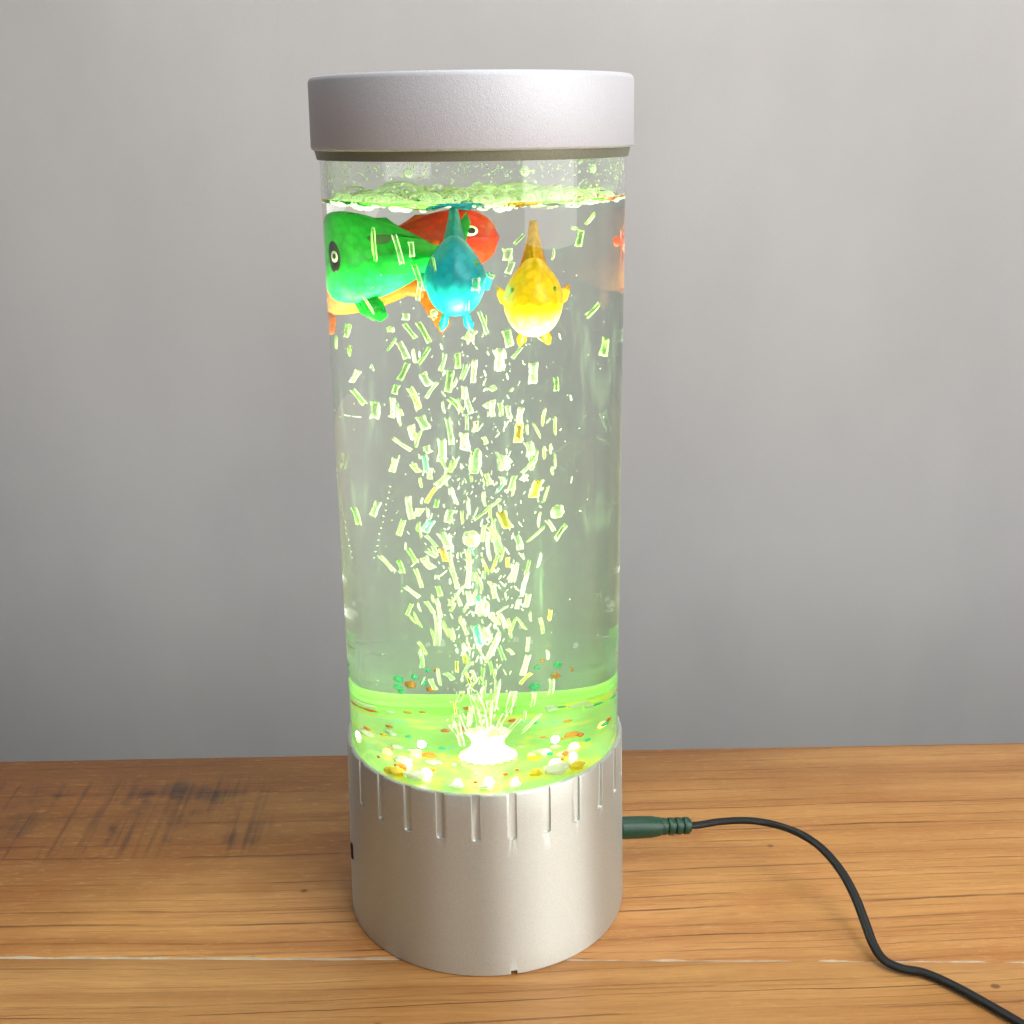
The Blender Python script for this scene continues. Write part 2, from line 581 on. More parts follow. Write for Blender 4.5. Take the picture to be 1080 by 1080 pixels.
board("board", lambda x: SEAM(x) + gapw(x) * 0.5 + wob(x, 1), BACK, nx=300)
board("board", lambda x: -0.62, lambda x: SEAM(x) - gapw(x) * 0.5 + wob(x, 5), nx=300)
b = bmesh.new()                                # the filler in the joint, a hair below the boards
prev = None
for i in range(401):
    x = -0.75 + 1.5 * i / 400
    w = gapw(x) * 0.5 + 0.0006
    zz = -0.00035 + 0.0006 * noise.noise(Vector((x * 90, 9, 0))) + 0.0003 * noise.noise(Vector((x * 300, 2, 0)))
    cur = [b.verts.new(p) for p in ((x, SEAM(x) - w, -0.004), (x, SEAM(x) - w, zz - 0.0003), (x, SEAM(x) + wob(x, 9), zz), (x, SEAM(x) + w, zz - 0.0003), (x, SEAM(x) + w, -0.004))]
    if prev:
        for k in range(4):
            b.faces.new((prev[k], cur[k], cur[k + 1], prev[k + 1]))
    prev = cur
bmesh.ops.recalc_face_normals(b, faces=b.faces[:])
obj("seam_filler", b, M["filler"], table, True, 60)
for px, py in ((-0.66, 0.06), (0.66, 0.05), (-0.66, -0.56), (0.66, -0.56)):
    b = bmesh.new()
    bmesh.ops.create_cube(b, size=1.0, matrix=Matrix.Translation((px, py, -0.39)) @ Matrix.Diagonal((0.06, 0.06, 0.72, 1)))
    bmesh.ops.bevel(b, geom=b.edges[:], offset=0.004, segments=2, affect='EDGES')
    obj("leg", b, M["wood"], table, True, 40)

# ------------------------------------------------------------------ the lamp
lamp = empty("bubble_lamp", (0, 0, 0))
tag(lamp, "tall silver and clear bubble lamp glowing green on the wooden table", "lamp")

# base: a satin cylinder with slots let into its upper rim
b = bmesh.new()
prof = [(R_BASE - 0.0030, 0.0), (R_BASE - 0.0006, 0.0), (R_BASE - 0.0001, 0.0004), (R_BASE, 0.001)]
for i in range(1, 9):
    t = i / 9
    prof.append((R_BASE + (R_BASE_TOP - R_BASE) * t, 0.001 + (H_BASE - 0.0016 - 0.001) * t))
prof += [(R_BASE_TOP, H_BASE - 0.0007), (R_BASE_TOP - 0.0002, H_BASE - 0.0002), (R_BASE_TOP - 0.0006, H_BASE), (R_TUBE + 0.00015, H_BASE), (R_TUBE + 0.00015, H_BASE - 0.012), (R_TUBE - 0.010, H_BASE - 0.012), (R_TUBE - 0.010, 0.0)]
lathe(b, prof, 240, close=True)
bmesh.ops.recalc_face_normals(b, faces=b.faces[:])
base = obj("base", b, M["base"], lamp, True, 40)
# cutters
b = bmesh.new()
SLOT_W, SLOT_L, SLOT_D = 0.0027, 0.0155, 0.0006
for k in range(26):
    th = radians(-90 - 4.0 + 360 / 26 * k)
    out = [(-SLOT_W / 2, H_BASE + 0.002)]
    nz = H_BASE - SLOT_L
    for i in range(13):
        a = pi + pi * i / 12
        out.append((SLOT_W / 2 * cos(a), nz + SLOT_W / 2 * 0.8 * sin(a)))
    out.append((SLOT_W / 2, H_BASE + 0.002))
    er, et = Vector((cos(th), sin(th), 0)), Vector((-sin(th), cos(th), 0))
    A = [b.verts.new(er * (R_BASE_TOP - SLOT_D) + et * u + Vector((0, 0, z))) for u, z in out]
    B = [b.verts.new(er * (R_BASE_TOP + 0.004) + et * u * 1.35 + Vector((0, 0, z))) for u, z in out]
    b.faces.new(A)
    b.faces.new(B[::-1])
    for i in range(len(out)):
        j = (i + 1) % len(out)
        b.faces.new((A[i], B[i], B[j], A[j]))
# the small notch at the foot
th = radians(-80.5)
er, et = Vector((cos(th), sin(th), 0)), Vector((-sin(th), cos(th), 0))
mt = Matrix(((er.x, et.x, 0, er.x * R_BASE), (er.y, et.y, 0, er.y * R_BASE), (0, 0, 1, 0.0), (0, 0, 0, 1)))
bmesh.ops.create_cube(b, size=1.0, matrix=mt @ Matrix.Diagonal((0.006, 0.0022, 0.0036, 1)))
bmesh.ops.recalc_face_normals(b, faces=b.faces[:])
cut = obj("cutter", b, M["base"], None, False)
mod = base.modifiers.new("slots", "BOOLEAN")
mod.operation = "DIFFERENCE"
mod.solver = "EXACT"
mod.object = cut
bv = base.modifiers.new("edges", "BEVEL")
bv.width = 0.00013
bv.segments = 2
bv.limit_method = "ANGLE"
bv.angle_limit = radians(35)
dg = bpy.context.evaluated_depsgraph_get()
me = bpy.data.meshes.new_from_object(base.evaluated_get(dg))
base.modifiers.clear()
base.data = me
for p in me.polygons:
    p.use_smooth = True
me.set_sharp_from_angle(angle=radians(38))
bpy.data.objects.remove(cut)

# dark notch behind the foot, the switch on the left flank
b = bmesh.new()
lathe(b, [(R_BASE - 0.0030, 0.0), (R_BASE - 0.0030, 0.004), (R_BASE - 0.006, 0.004), (R_BASE - 0.006, 0.0)], 96, close=True)
bmesh.ops.recalc_face_normals(b, faces=b.faces[:])
obj("foot_ring", b, M["dark"], lamp)
th = radians(-165)
er, et = Vector((cos(th), sin(th), 0)), Vector((-sin(th), cos(th), 0))
b = bmesh.new()
mt = Matrix(((er.x, et.x, 0, er.x * (R_BASE - 0.0004)), (er.y, et.y, 0, er.y * (R_BASE - 0.0004)), (0, 0, 1, 0.0260), (0, 0, 0, 1)))
bmesh.ops.create_cube(b, size=1.0, matrix=mt @ Matrix.Diagonal((0.0009, 0.0026, 0.0065, 1)))
bmesh.ops.bevel(b, geom=b.edges[:], offset=0.0005, segments=3, affect='EDGES')
obj("switch", b, M["dark"], lamp)
# jack socket on the right flank
JA = radians(8)
er = Vector((cos(JA), sin(JA), 0))
rq = er.to_track_quat('Z', 'Y').to_matrix().to_4x4()
JZ = 0.0200
b = bmesh.new()
lathe(b, [(0.0, -0.004), (0.0046, -0.004), (0.0046, 0.0004), (0.0042, 0.0007), (0.0030, 0.0007), (0.0030, -0.003), (0.0, -0.003)], 40)
bmesh.ops.recalc_face_normals(b, faces=b.faces[:])
b.transform(Matrix.Translation(er * 0.0494 + Vector((0, 0, JZ))) @ rq)
obj("socket", b, M["dark"], lamp)

# tube: outer wall everywhere, inner wall only above the water line (below it the water wets the acrylic)
b = bmesh.new()
zt = Z_CAP0 + 0.004
n_z = 60
prof = [(R_TUBE, Z_FLOOR - 0.004 + (zt - Z_FLOOR + 0.004) * i / n_z) for i in range(n_z + 1)]
prof += [(R_IN, zt)]
prof += [(R_IN, zt + (Z_SURF - zt) * i / 8) for i in range(1, 9)]
lathe(b, prof, 256)
tube = obj("tube", b, M["acrylic"], lamp, True, 60)

# cap and neck
b = bmesh.new()
cz0, cz1 = Z_CAP0 + 0.0004, Z_CAP1
prof = [(R_TUBE - 0.001, cz0 + 0.0006), (R_CAP - 0.0022, cz0 + 0.0006), (R_CAP - 0.0007, cz0), (R_CAP - 0.0002, cz0 + 0.0003), (R_CAP, cz0 + 0.0009), (R_CAP - 0.0002, cz1 - 0.0016),
        (R_CAP - 0.0006, cz1 - 0.0006), (R_CAP - 0.0014, cz1 - 0.0001), (R_CAP - 0.003, cz1), (0.0, cz1)]
lathe(b, prof, 200)
obj("cap", b, M["cap"], lamp, True, 50)
b = bmesh.new()
zn = Z_CAP0 - 0.0022
lathe(b, [(R_TUBE + 0.0002, zn), (R_TUBE + 0.0007, zn - 0.0001), (R_CAP - 0.0010, Z_CAP0 + 0.0003), (R_CAP - 0.0010, Z_CAP0 + 0.0009), (R_TUBE + 0.0002, Z_CAP0 + 0.0009)], 160, close=True)
bmesh.ops.recalc_face_normals(b, faces=b.faces[:])
obj("neck_ring", b, M["neck"], lamp, True, 30)
b = bmesh.new()
lathe(b, [(0.0, zt - 0.0005), (R_IN - 0.0002, zt - 0.0005), (R_IN - 0.0002, zt + 0.001), (0.0, zt + 0.001)], 96)
bmesh.ops.recalc_face_normals(b, faces=b.faces[:])
obj("cap_liner", b, M["neck"], lamp, True, 30)

# lit floor under the water, gasket ring, diodes, nozzle
b = bmesh.new()
ZF = Z_FLOOR
lathe(b, [(0.0, ZF - 0.004), (R_IN + 0.0018, ZF - 0.004), (R_IN + 0.0018, ZF - 0.0004), (0.040, ZF - 0.0004), (0.030, ZF + 0.0002), (0.012, ZF + 0.0010), (0.0, ZF + 0.0012)], 128)
bmesh.ops.recalc_face_normals(b, faces=b.faces[:])
obj("lit_floor", b, M["floor_disc"], lamp, True, 40)
b = bmesh.new()
lathe(b, [(R_IN - 0.0008, ZF - 0.0003), (R_IN + 0.0016, ZF - 0.0003), (R_IN + 0.0016, ZF + 0.0042), (R_IN + 0.0002, ZF + 0.0042), (R_IN - 0.0004, ZF + 0.0036), (R_IN - 0.0004, ZF + 0.0026),
          (R_IN + 0.0002, ZF + 0.0022), (R_IN + 0.0002, ZF + 0.0017), (R_IN - 0.0008, ZF + 0.0013)], 128, close=True)
bmesh.ops.recalc_face_normals(b, faces=b.faces[:])
for f in [f for f in b.faces if f.calc_center_median().y < 0.010]:
    b.faces.remove(f)
for v in [v for v in b.verts if not v.link_faces]:
    b.verts.remove(v)
obj("gasket", b, M["ring"], lamp, True, 40)
DIODES = [(-0.0225, -0.021, "led_white", 1.0), (-0.0175, -0.029, "led_white", 1.15), (0.0205, -0.0250, "led_white", 1.5), (0.0255, -0.0195, "led_white", 0.9), (0.001, -0.0365, "led_white", 1.0),
          (-0.0270, -0.012, "led_orange", 1.1), (-0.0185, -0.0125, "led_orange", 1.25), (0.0240, -0.0100, "led_yellow", 1.2), (0.0165, -0.0125, "led_yellow", 1.0), (0.0125, -0.0140, "led_orange", 0.8),
          (0.009, -0.0385, "led_white", 0.9), (-0.0085, -0.0375, "led_white", 0.9), (0.0285, 0.006, "led_orange", 0.9), (-0.0345, -0.001, "led_white", 0.9)]
for x, y, mk, s in DIODES:
    b = bmesh.new()
    r = 0.0013 * s
    lathe(b, [(r * 1.15, ZF - 0.0002), (r * 1.15, ZF + 0.0006), (r, ZF + 0.0009), (r * 0.92, ZF + 0.0009 + r * 0.35), (r * 0.7, ZF + 0.0009 + r * 0.68), (r * 0.35, ZF + 0.0009 + r * 0.88), (0, ZF + 0.0009 + r * 0.93)], 24, cx=x, cy_=y)
    obj("diode", b, M[mk], lamp, True, 60)
b = bmesh.new()                                # air nozzle: scalloped skirt, waist, flared cup
prof = [(0.0112, 0.0012), (0.0112, 0.0026), (0.0098, 0.0040), (0.0074, 0.0058), (0.0068, 0.0080), (0.0076, 0.0102), (0.0092, 0.0122), (0.0086, 0.0126), (0.0062, 0.0108), (0.0, 0.0100)]
rg = lathe(b, [(r * 0.64, ZF + z * 0.85) for r, z in prof], 72)
for i, ring_ in enumerate(rg):
    if 1 < len(ring_):
        amp = (0.0008, 0.0009, 0.0004, 0, 0, 0.0002, 0.0006, 0.0006, 0, 0)[i]
        for k, v in enumerate(ring_):
            q = 1 + amp / 0.009 * cos(2 * pi * k / 72 * 18)
            v.co.x *= q
            v.co.y *= q
bmesh.ops.recalc_face_normals(b, faces=b.faces[:])
b.transform(Matrix.Translation((0.0008, -0.0145, 0)))
obj("air_nozzle", b, M["nozzle"], lamp, True, 60)

# ------------------------------------------------------------------ water
b = bmesh.new()
NR, NS = 44, 160


def ripple(x, y):
    v = Vector((x * 95, y * 95, 0.0))
    h = 0.0013 * noise.noise(v) + 0.0009 * noise.noise(v * 2.3 + Vector((5, 1, 0))) + 0.0005 * noise.noise(v * 5 + Vector((1, 8, 0)))
    r = hypot(x, y)
    h *= 1.0 if r < R_IN * 0.9 else max(0.0, (R_IN - r) / (R_IN * 0.1))
    return h + (0.0012 * max(0, (r - R_IN + 0.003) / 0.003) ** 2 if r > R_IN - 0.003 else 0)


rings = [[b.verts.new((0, 0, Z_SURF - 0.0012 + ripple(0, 0)))]]
for i in range(1, NR + 1):
    r = R_IN * i / NR
    rings.append([b.verts.new((r * cos(2 * pi * k / NS), r * sin(2 * pi * k / NS), Z_SURF - 0.0012 + ripple(r * cos(2 * pi * k / NS), r * sin(2 * pi * k / NS)))) for k in range(NS)])
for v in rings[-1]:
    v.co.z = Z_SURF
rw = R_IN + 0.0002
rings.append([b.verts.new((R_IN * 1.0005 * cos(2 * pi * k / NS), R_IN * 1.0005 * sin(2 * pi * k / NS), Z_SURF - 0.0002)) for k in range(NS)])
rings.append([b.verts.new((rw * cos(2 * pi * k / NS), rw * sin(2 * pi * k / NS), ZF + 0.00002)) for k in range(NS)])
for k in range(NS):
    b.faces.new((rings[0][0], rings[1][k], rings[1][(k + 1) % NS]))
for p, q in zip(rings[1:-1], rings[2:]):
    for k in range(NS):
        b.faces.new((p[k], q[k], q[(k + 1) % NS], p[(k + 1) % NS]))
b.faces.new(rings[-1][::-1])
bmesh.ops.recalc_face_normals(b, faces=b.faces[:])
water = obj("water", b, M["water"], None, True, 50)
tag(water, "clear water filling the lit tube with a rippled bubbly top", "water", None, "structure")

# ------------------------------------------------------------------ fish
FL = 0.0400


def fish_profile(t):
    """t 0 snout .. 1 tail root: (half height, half width, centre z)"""
    hh = 0.0128 * (sin(pi * min(1, t * 1.06 + 0.0) ** 0.62)) ** 0.75 if 0 < t else 0
    hh = max(hh, 0.0028 * min(1, t * 8))
    ww = 0.0086 * (sin(pi * min(0.999, t + 0.001) ** 0.55)) ** 0.7
    ww = max(ww, 0.0012 * min(1, t * 8))
    return hh, ww, 0.0005 * (1 - t)


def flank(x, z):
    """half width of the body at length x and height z: a drop-shaped section, narrow along the back"""
    hh, ww, cz = fish_profile(0.5 - x / FL)
    q = max(-0.98, min(0.98, (z - cz) / hh))
    return ww * (1 - q * q) ** 0.45 * (1 - 0.42 * max(0.0, q) ** 1.3)


def fin(bm, outline, nrm, th=0.0009, ridges=None):
    """flat fin with a rounded edge: outline of 3-D points in a plane, thickened along nrm"""
    c = sum(outline, Vector()) / len(outline)
    nrm = nrm.normalized()
    A = [bm.verts.new(p + nrm * th * 0.25) for p in outline]
    B = [bm.verts.new(p - nrm * th * 0.25) for p in outline]
    Ai = [bm.verts.new(p + (c - p) * 0.22 + nrm * th * (0.75 if i % 2 else 0.5)) for i, p in enumerate(outline)]
    Bi = [bm.verts.new(p + (c - p) * 0.22 - nrm * th * (0.75 if i % 2 else 0.5)) for i, p in enumerate(outline)]
    ca, cb = bm.verts.new(c + nrm * th * 0.7), bm.verts.new(c - nrm * th * 0.7)
    n = len(outline)
    for i in range(n):
        j = (i + 1) % n
        bm.faces.new((A[i], A[j], Ai[j], Ai[i]))
        bm.faces.new((Ai[i], Ai[j], ca))
        bm.faces.new((B[j], B[i], Bi[i], Bi[j]))
        bm.faces.new((Bi[j], Bi[i], cb))
        bm.faces.new((A[j], A[i], B[i], B[j]))
    bmesh.ops.recalc_face_normals(bm, faces=bm.faces[:])


def V3(x, z, y=0.0):
    return Vector((x, y, z))


def make_fish(label, col, belly, finc, loc, fx, roll=0, size=1.0, group=None, spots=None, eyes="round", dors=1.0, slim=1.0, tail=1.0):
    """a little plastic fish; local +x is the head, +z the back; fx: (yaw, pitch) of the head"""
    mb = mat_fish("fish_plastic", col, belly)
    mf = mat_fish("fin_plastic", finc, None, 0.5)
    root = empty("toy_fish", loc)
    root.rotation_euler = (radians(roll), radians(-fx[1]), radians(fx[0]))
    root.scale = (size * slim, size, size)
    tag(root, label, "toy fish", group)
    bm = bmesh.new()
    prev = None
    nseg, nst = 32, 26
    x_of = lambda t: FL * (0.5 - t)
    tip = bm.verts.new((x_of(0) + 0.0004, 0, 0.0005))
    for i in range(1, nst + 1):
        t = i / nst
        hh, ww, cz = fish_profile(t)
        ring_ = []
        for k in range(nseg):
            a = 2 * pi * k / nseg
            ca, sa = cos(a), sin(a)
            ring_.append(bm.verts.new((x_of(t), ww * math.copysign(abs(ca) ** 0.9, ca) * (1 - 0.42 * max(0.0, sa) ** 1.3), cz + hh * sa)))
        if prev is None:
            for k in range(nseg):
                bm.faces.new((tip, ring_[k], ring_[(k + 1) % nseg]))
        else:
            for k in range(nseg):
                bm.faces.new((prev[k], ring_[k], ring_[(k + 1) % nseg], prev[(k + 1) % nseg]))
        prev = ring_
    bm.faces.new(prev)
    bmesh.ops.recalc_face_normals(bm, faces=bm.faces[:])
    body = obj("body", bm, mb, root, True, 70)
    # mouth: lips as a bent tube
    bm = bmesh.new()
    pts = [Vector((FL * 0.5 - 0.0016 - 0.0012 * (q / 4) ** 2 * 3, 0.0011 * q, -0.0022 - 0.00025 * q * q * 0.3)) for q in range(-4, 5)]
    sweep(bm, pts, [(0.0010 * cos(a), 0.0010 * sin(a)) for a in [2 * pi * i / 8 for i in range(8)]])
    obj("mouth", bm, mf, root)
    bm = bmesh.new()
    fin(bm, [V3(-0.0175, 0.0020), V3(-0.0225, 0.0062), V3(-0.0290, 0.0112), V3(-0.0305, 0.0085), V3(-0.0278, 0.0035), V3(-0.0268, 0.0), V3(-0.0278, -0.0035), V3(-0.0305, -0.0085), V3(-0.0290, -0.0112), V3(-0.0225, -0.0062), V3(-0.0175, -0.0020)], Vector((0, 1, 0)))
    for v in bm.verts:
        v.co.x = -0.0175 + (v.co.x + 0.0175) * tail
    obj("tail_fin", bm, mf, root)
    bm = bmesh.new()                            # back fin: thick where it grows out of the body, thin at its tip
    rows = []
    for q in range(9):
        t = q / 8
        xa, xb = 0.0095 - 0.0105 * t ** 1.4, -0.0130 + 0.0085 * t ** 0.8
        zb = 0.0062 + (0.0168 * dors) * t
        th_ = 0.0034 * (1 - t) ** 1.5 + 0.0011
        row = []
        for k in range(20):
            a = 2 * pi * k / 20
            xm, xr = (xa + xb) / 2, (xa - xb) / 2
            row.append(bm.verts.new((xm + xr * cos(a), th_ * sin(a) * (1 - 0.3 * cos(a) ** 2), zb - (0.0016 * (1 - t) * cos(a) ** 2))))
        rows.append(row)
    for p, q in zip(rows[:-1], rows[1:]):
        for k in range(20):
            bm.faces.new((p[k], p[(k + 1) % 20], q[(k + 1) % 20], q[k]))
    bm.faces.new(rows[-1])
    bm.faces.new(rows[0][::-1])
    bmesh.ops.recalc_face_normals(bm, faces=bm.faces[:])
    obj("dorsal_fin", bm, mf, root, True, 70)
    for s in (-1, 1):
        bm = bmesh.new()
        fin(bm, [Vector((q.x, q.y * (0.93 if eyes == "dot" else 1.0) , q.z)) * 1.0 for q in (Vector((0.0035, s * 0.0070, 0.0000)), Vector((-0.0010, s * (0.0094 if eyes == "dot" else 0.0102), 0.0014)), Vector((-0.0070, s * (0.0100 if eyes == "dot" else 0.0118), 0.0010)), Vector((-0.0085, s * (0.0098 if eyes == "dot" else 0.0112), -0.0020)), Vector((-0.0060, s * (0.0092 if eyes == "dot" else 0.0104), -0.0045)), Vector((0.0000, s * 0.0078, -0.0042))) ], Vector((0.25, s, 0.1)), 0.0010)
        obj("pectoral_fin", bm, mf, root)
        bm = bmesh.new()
        fin(bm, [Vector((0.0060, s * 0.0026, -0.0108)), Vector((0.0040, s * 0.0034, -0.0155)), Vector((0.0010, s * 0.0040, -0.0175)), Vector((-0.0012, s * 0.0038, -0.0160)), Vector((-0.0005, s * 0.0030, -0.0120)), Vector((0.0010, s * 0.0022, -0.0105))], Vector((0.15, s, 0.3)), 0.0016)
        obj("pelvic_fin", bm, mf, root)
        ex, ez, er_, pr_ = {"round": (0.0122, 0.0040, 0.0023, 0.0013), "patch": (0.0150, 0.0010, 0.0016, 0.0008), "dot": (0.0148, 0.0046, 0.0009, 0.0005)}[eyes]
        ey = flank(ex, ez) - er_ * 0.12
        dirn = Vector((0.35 if eyes == "round" else 0.6, s, 0.15)).normalized()
        qd = dirn.to_track_quat('Z', 'Y').to_matrix().to_4x4()
        if eyes == "patch":
            bm = bmesh.new()
            bmesh.ops.create_uvsphere(bm, u_segments=24, v_segments=14, radius=0.0038)
            bm.transform(Matrix.Translation((ex, s * (ey - 0.0006), ez)) @ qd @ Matrix.Diagonal((0.75, 1.15, 0.35, 1)))
            obj("eye_patch", bm, EYE_B, root)
        bm = bmesh.new()
        bmesh.ops.create_uvsphere(bm, u_segments=24, v_segments=14, radius=er_)
        bm.transform(Matrix.Translation((ex, s * ey, ez)) @ qd @ Matrix.Diagonal((1, 1, 0.45, 1)) @ Matrix.Translation((0, 0, er_ * (0.9 if eyes == "patch" else 0.3))))
        eye = obj("eye", bm, EYE_G if eyes == "dot" else EYE_W, root)
        if eyes != "dot":
            bm = bmesh.new()
            bmesh.ops.create_uvsphere(bm, u_segments=20, v_segments=12, radius=pr_)
            bm.transform(Matrix.Translation((ex, s * ey, ez)) @ qd @ Matrix.Translation((0, 0, er_ * (0.85 if eyes == "patch" else 0.50))) @ Matrix.Diagonal((1, 1, 0.4, 1)))
            obj("pupil", bm, EYE_B, eye)
    if spots:                                   # printed blotch on the flank
        for s in (-1, 1):
            bm = bmesh.new()
            x0, z0, rx, rz = spots
            n = 20
            cvert = None
            ringv = []
            for rr in (0.5, 1.0):
                lst = []
                for k in range(n):
                    a = 2 * pi * k / n
                    x = x0 + rx * rr * cos(a) * (1 + 0.2 * sin(3 * a))
                    z = z0 + rz * rr * sin(a) * (1 + 0.2 * cos(2 * a))
                    hh, ww, cz = fish_profile(0.5 - x / FL)
                    lst.append(bm.verts.new((x, s * (flank(x, z) + (0.0003 if rr < 0.9 else 0.0001)), z)))
                ringv.append(lst)
            hh, ww, cz = fish_profile(0.5 - x0 / FL)
            cvert = bm.verts.new((x0, s * (flank(x0, z0) + 0.0003), z0))
            for k in range(n):
                bm.faces.new((cvert, ringv[0][k], ringv[0][(k + 1) % n]))
                bm.faces.new((ringv[0][k], ringv[1][k], ringv[1][(k + 1) % n], ringv[0][(k + 1) % n]))
            bmesh.ops.recalc_face_normals(bm, faces=bm.faces[:])
            obj("flank_mark", bm, MARK, root)
    return root


EYE_W = mat_plain("eye_white", (0.82, 0.82, 0.70), 0.25, var=0.05)
EYE_G = mat_plain("dark_green_eye", (0.10, 0.22, 0.02), 0.3)
EYE_B = mat_plain("eye_black", (0.01, 0.012, 0.01), 0.2)
MARK = mat_plain("dark_mark", (0.04, 0.10, 0.03), 0.4, var=0.5, scale=700)

GF = "plastic fish floating at the top of the tube"
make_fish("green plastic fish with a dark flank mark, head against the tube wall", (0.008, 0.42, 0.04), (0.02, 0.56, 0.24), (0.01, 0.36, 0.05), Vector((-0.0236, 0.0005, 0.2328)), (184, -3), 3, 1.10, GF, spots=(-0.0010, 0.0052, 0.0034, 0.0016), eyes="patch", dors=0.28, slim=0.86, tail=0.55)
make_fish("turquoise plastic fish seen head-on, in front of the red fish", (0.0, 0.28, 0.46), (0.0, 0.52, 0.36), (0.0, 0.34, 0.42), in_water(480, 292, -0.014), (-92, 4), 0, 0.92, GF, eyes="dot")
make_fish("yellow plastic fish seen head-on, belly painted white to imitate diode glare", (0.80, 0.50, 0.0), (0.97, 0.94, 0.78), (0.78, 0.42, 0.01), in_water(563, 309, -0.012), (-86, -8), 0, 0.92, GF, eyes="dot")  # near-white belly paints in the glare of the diodes below
make_fish("red plastic fish with pale eye, behind the turquoise fish", (0.62, 0.022, 0.006), None, (0.62, 0.08, 0.01), in_water(456, 254, 0.012), (-4, 2), 0, 0.72, GF, dors=0.3)
make_fish("orange plastic fish, behind and below the green fish", (0.62, 0.11, 0.012), (0.62, 0.15, 0.02), (0.60, 0.13, 0.02), in_water(374, 291, 0.021), (168, 14), 0, 1.22, GF, dors=0.3, slim=0.58)
make_fish("small pinkish red plastic fish at the far edge of the tube", (0.75, 0.10, 0.06), None, (0.75, 0.20, 0.10), Vector((0.0382, 0.0060, 0.2370)), (100, 4), 0, 0.50, GF, dors=0.4)

# ------------------------------------------------------------------ air bubbles
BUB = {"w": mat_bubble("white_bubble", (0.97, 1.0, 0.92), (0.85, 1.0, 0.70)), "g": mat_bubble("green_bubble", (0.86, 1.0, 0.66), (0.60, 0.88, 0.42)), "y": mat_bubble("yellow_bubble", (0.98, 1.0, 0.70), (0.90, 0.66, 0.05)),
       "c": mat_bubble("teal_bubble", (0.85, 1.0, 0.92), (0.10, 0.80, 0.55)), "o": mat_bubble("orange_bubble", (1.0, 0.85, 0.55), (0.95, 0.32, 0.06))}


def bubble_mesh(kind, seed, mat):
    rnd = random.Random(seed)
    bm = bmesh.new()
    if kind == "ribbon":                        # a flattened bubble, thicker along both edges
        n, m_ = 12, 18
        bend, tw = rnd.uniform(-0.22, 0.22), rnd.uniform(-0.5, 0.5)
        conc = rnd.uniform(0.05, 0.14)
        rings = []
        for i in range(n + 1):
            t = i / n - 0.5
            edge = (1 - abs(2 * t) ** 6) ** 0.5 if abs(t) < 0.5 else 0.0
            wmul = (0.86 + 0.25 * (2 * t) ** 2) * (0.82 + 0.18 * edge)
            tmul = 0.15 + 0.85 * edge
            row = []
            for k in range(m_):
                a = 2 * pi * k / m_
                u = 0.5 * cos(a)
                h = 0.5 * sin(a) * (0.35 + 0.65 * (abs(cos(a)) ** 1.5)) * tmul
                dz = conc * (2 * u) ** 2 * (1 if t > 0 else -1) * abs(2 * t) ** 2
                x = u * wmul + bend * (4 * t * t - 0.5) + 0.04 * rnd.uniform(-1, 1)
                y = h + tw * t * u
                row.append(bm.verts.new((x, y, t * 0.92 + dz)))
            rings.append(row)
        for p, q in zip(rings[:-1], rings[1:]):
            for k in range(m_):
                bm.faces.new((p[k], p[(k + 1) % m_], q[(k + 1) % m_], q[k]))
        bm.faces.new(rings[0][::-1])
        bm.faces.new(rings[-1])
    else:                                       # a slim or lumpy bubble
        bmesh.ops.create_uvsphere(bm, u_segments=14, v_segments=14, radius=0.5)
        bend = rnd.uniform(-0.35, 0.35) if kind == "stick" else 0
        pw = 0.55 if kind == "stick" else 0.8
        off = Vector((rnd.uniform(0, 50), 0, 0))
        for v in bm.verts:
            z = v.co.z * 2
            r = hypot(v.co.x, v.co.y)
            k = ((1 - min(1, abs(z)) ** 4) ** 0.5 * 0.5 / r) if r > 1e-6 and kind == "stick" else 1
            v.co.x *= k
            v.co.y *= k
            if kind == "lump":
                v.co *= 0.95 + 0.55 * noise.noise(v.co * 2.6 + off)
                v.co.x = math.copysign(abs(v.co.x * 2) ** 0.7, v.co.x) / 2
            v.co.x += bend * (z * z - 0.4) * 0.8 + 0.12 * noise.noise(Vector((z * 1.7, 3, 0)) + off)
    bmesh.ops.recalc_face_normals(bm, faces=bm.faces[:])
    me = bpy.data.meshes.new("air_bubble")
    bm.to_mesh(me)
    bm.free()
    me.materials.append(mat)
    for p in me.polygons:
        p.use_smooth = True
    return me


MESHES = {}
for ck in BUB:
    for kd, nv in (("ribbon", 6), ("stick", 3), ("lump", 3)):
        for q in range(nv if ck in "wg" else 2):
            MESHES.setdefault((ck, kd), []).append(bubble_mesh(kd, hash_ := (q * 17 + len(kd) * 3), BUB[ck]))

# x0, y0, x1, y1, width in the photograph's own pixels, colour
A = """185,75,160,160,30 97,150,93,250,14 195,215,180,295,12 245,380,190,470,45 200,510,285,615,40 355,595,350,712,60 560,0,560,50,50 545,70,625,170,30 455,100,455,120,50 500,160,430,260,18
510,190,570,310,50 605,230,620,345,25 720,230,640,345,30 640,60,720,200,40 575,330,515,455,40 500,480,480,545,40 470,560,470,710,40 500,590,520,770,25 520,640,540,690,20 585,495,650,645,50 665,400,720,490,60w
770,460,690,575,25 825,270,790,390,30w 905,265,910,375,35w 985,340,935,450,22 1030,310,1005,475,30 860,380,840,530,50 905,430,870,510,20 800,580,820,680,14 850,570,930,650,40 900,560,940,680,20 835,690,870,890,40w
650,690,700,780,70w 590,750,620,850,60w 660,780,620,910,25 465,835,600,925,35 490,970,465,1070,45y 690,890,720,940,50y 800,840,800,1000,60w 680,950,700,1070,40c 600,1010,650,1070,45 880,990,850,1070,40 945,500,1000,680,40w
965,670,970,790,25 1030,720,1020,800,40w 940,800,970,920,55 1030,900,1020,1080,80w 960,150,1000,190,70w 720,10,760,40,40w"""
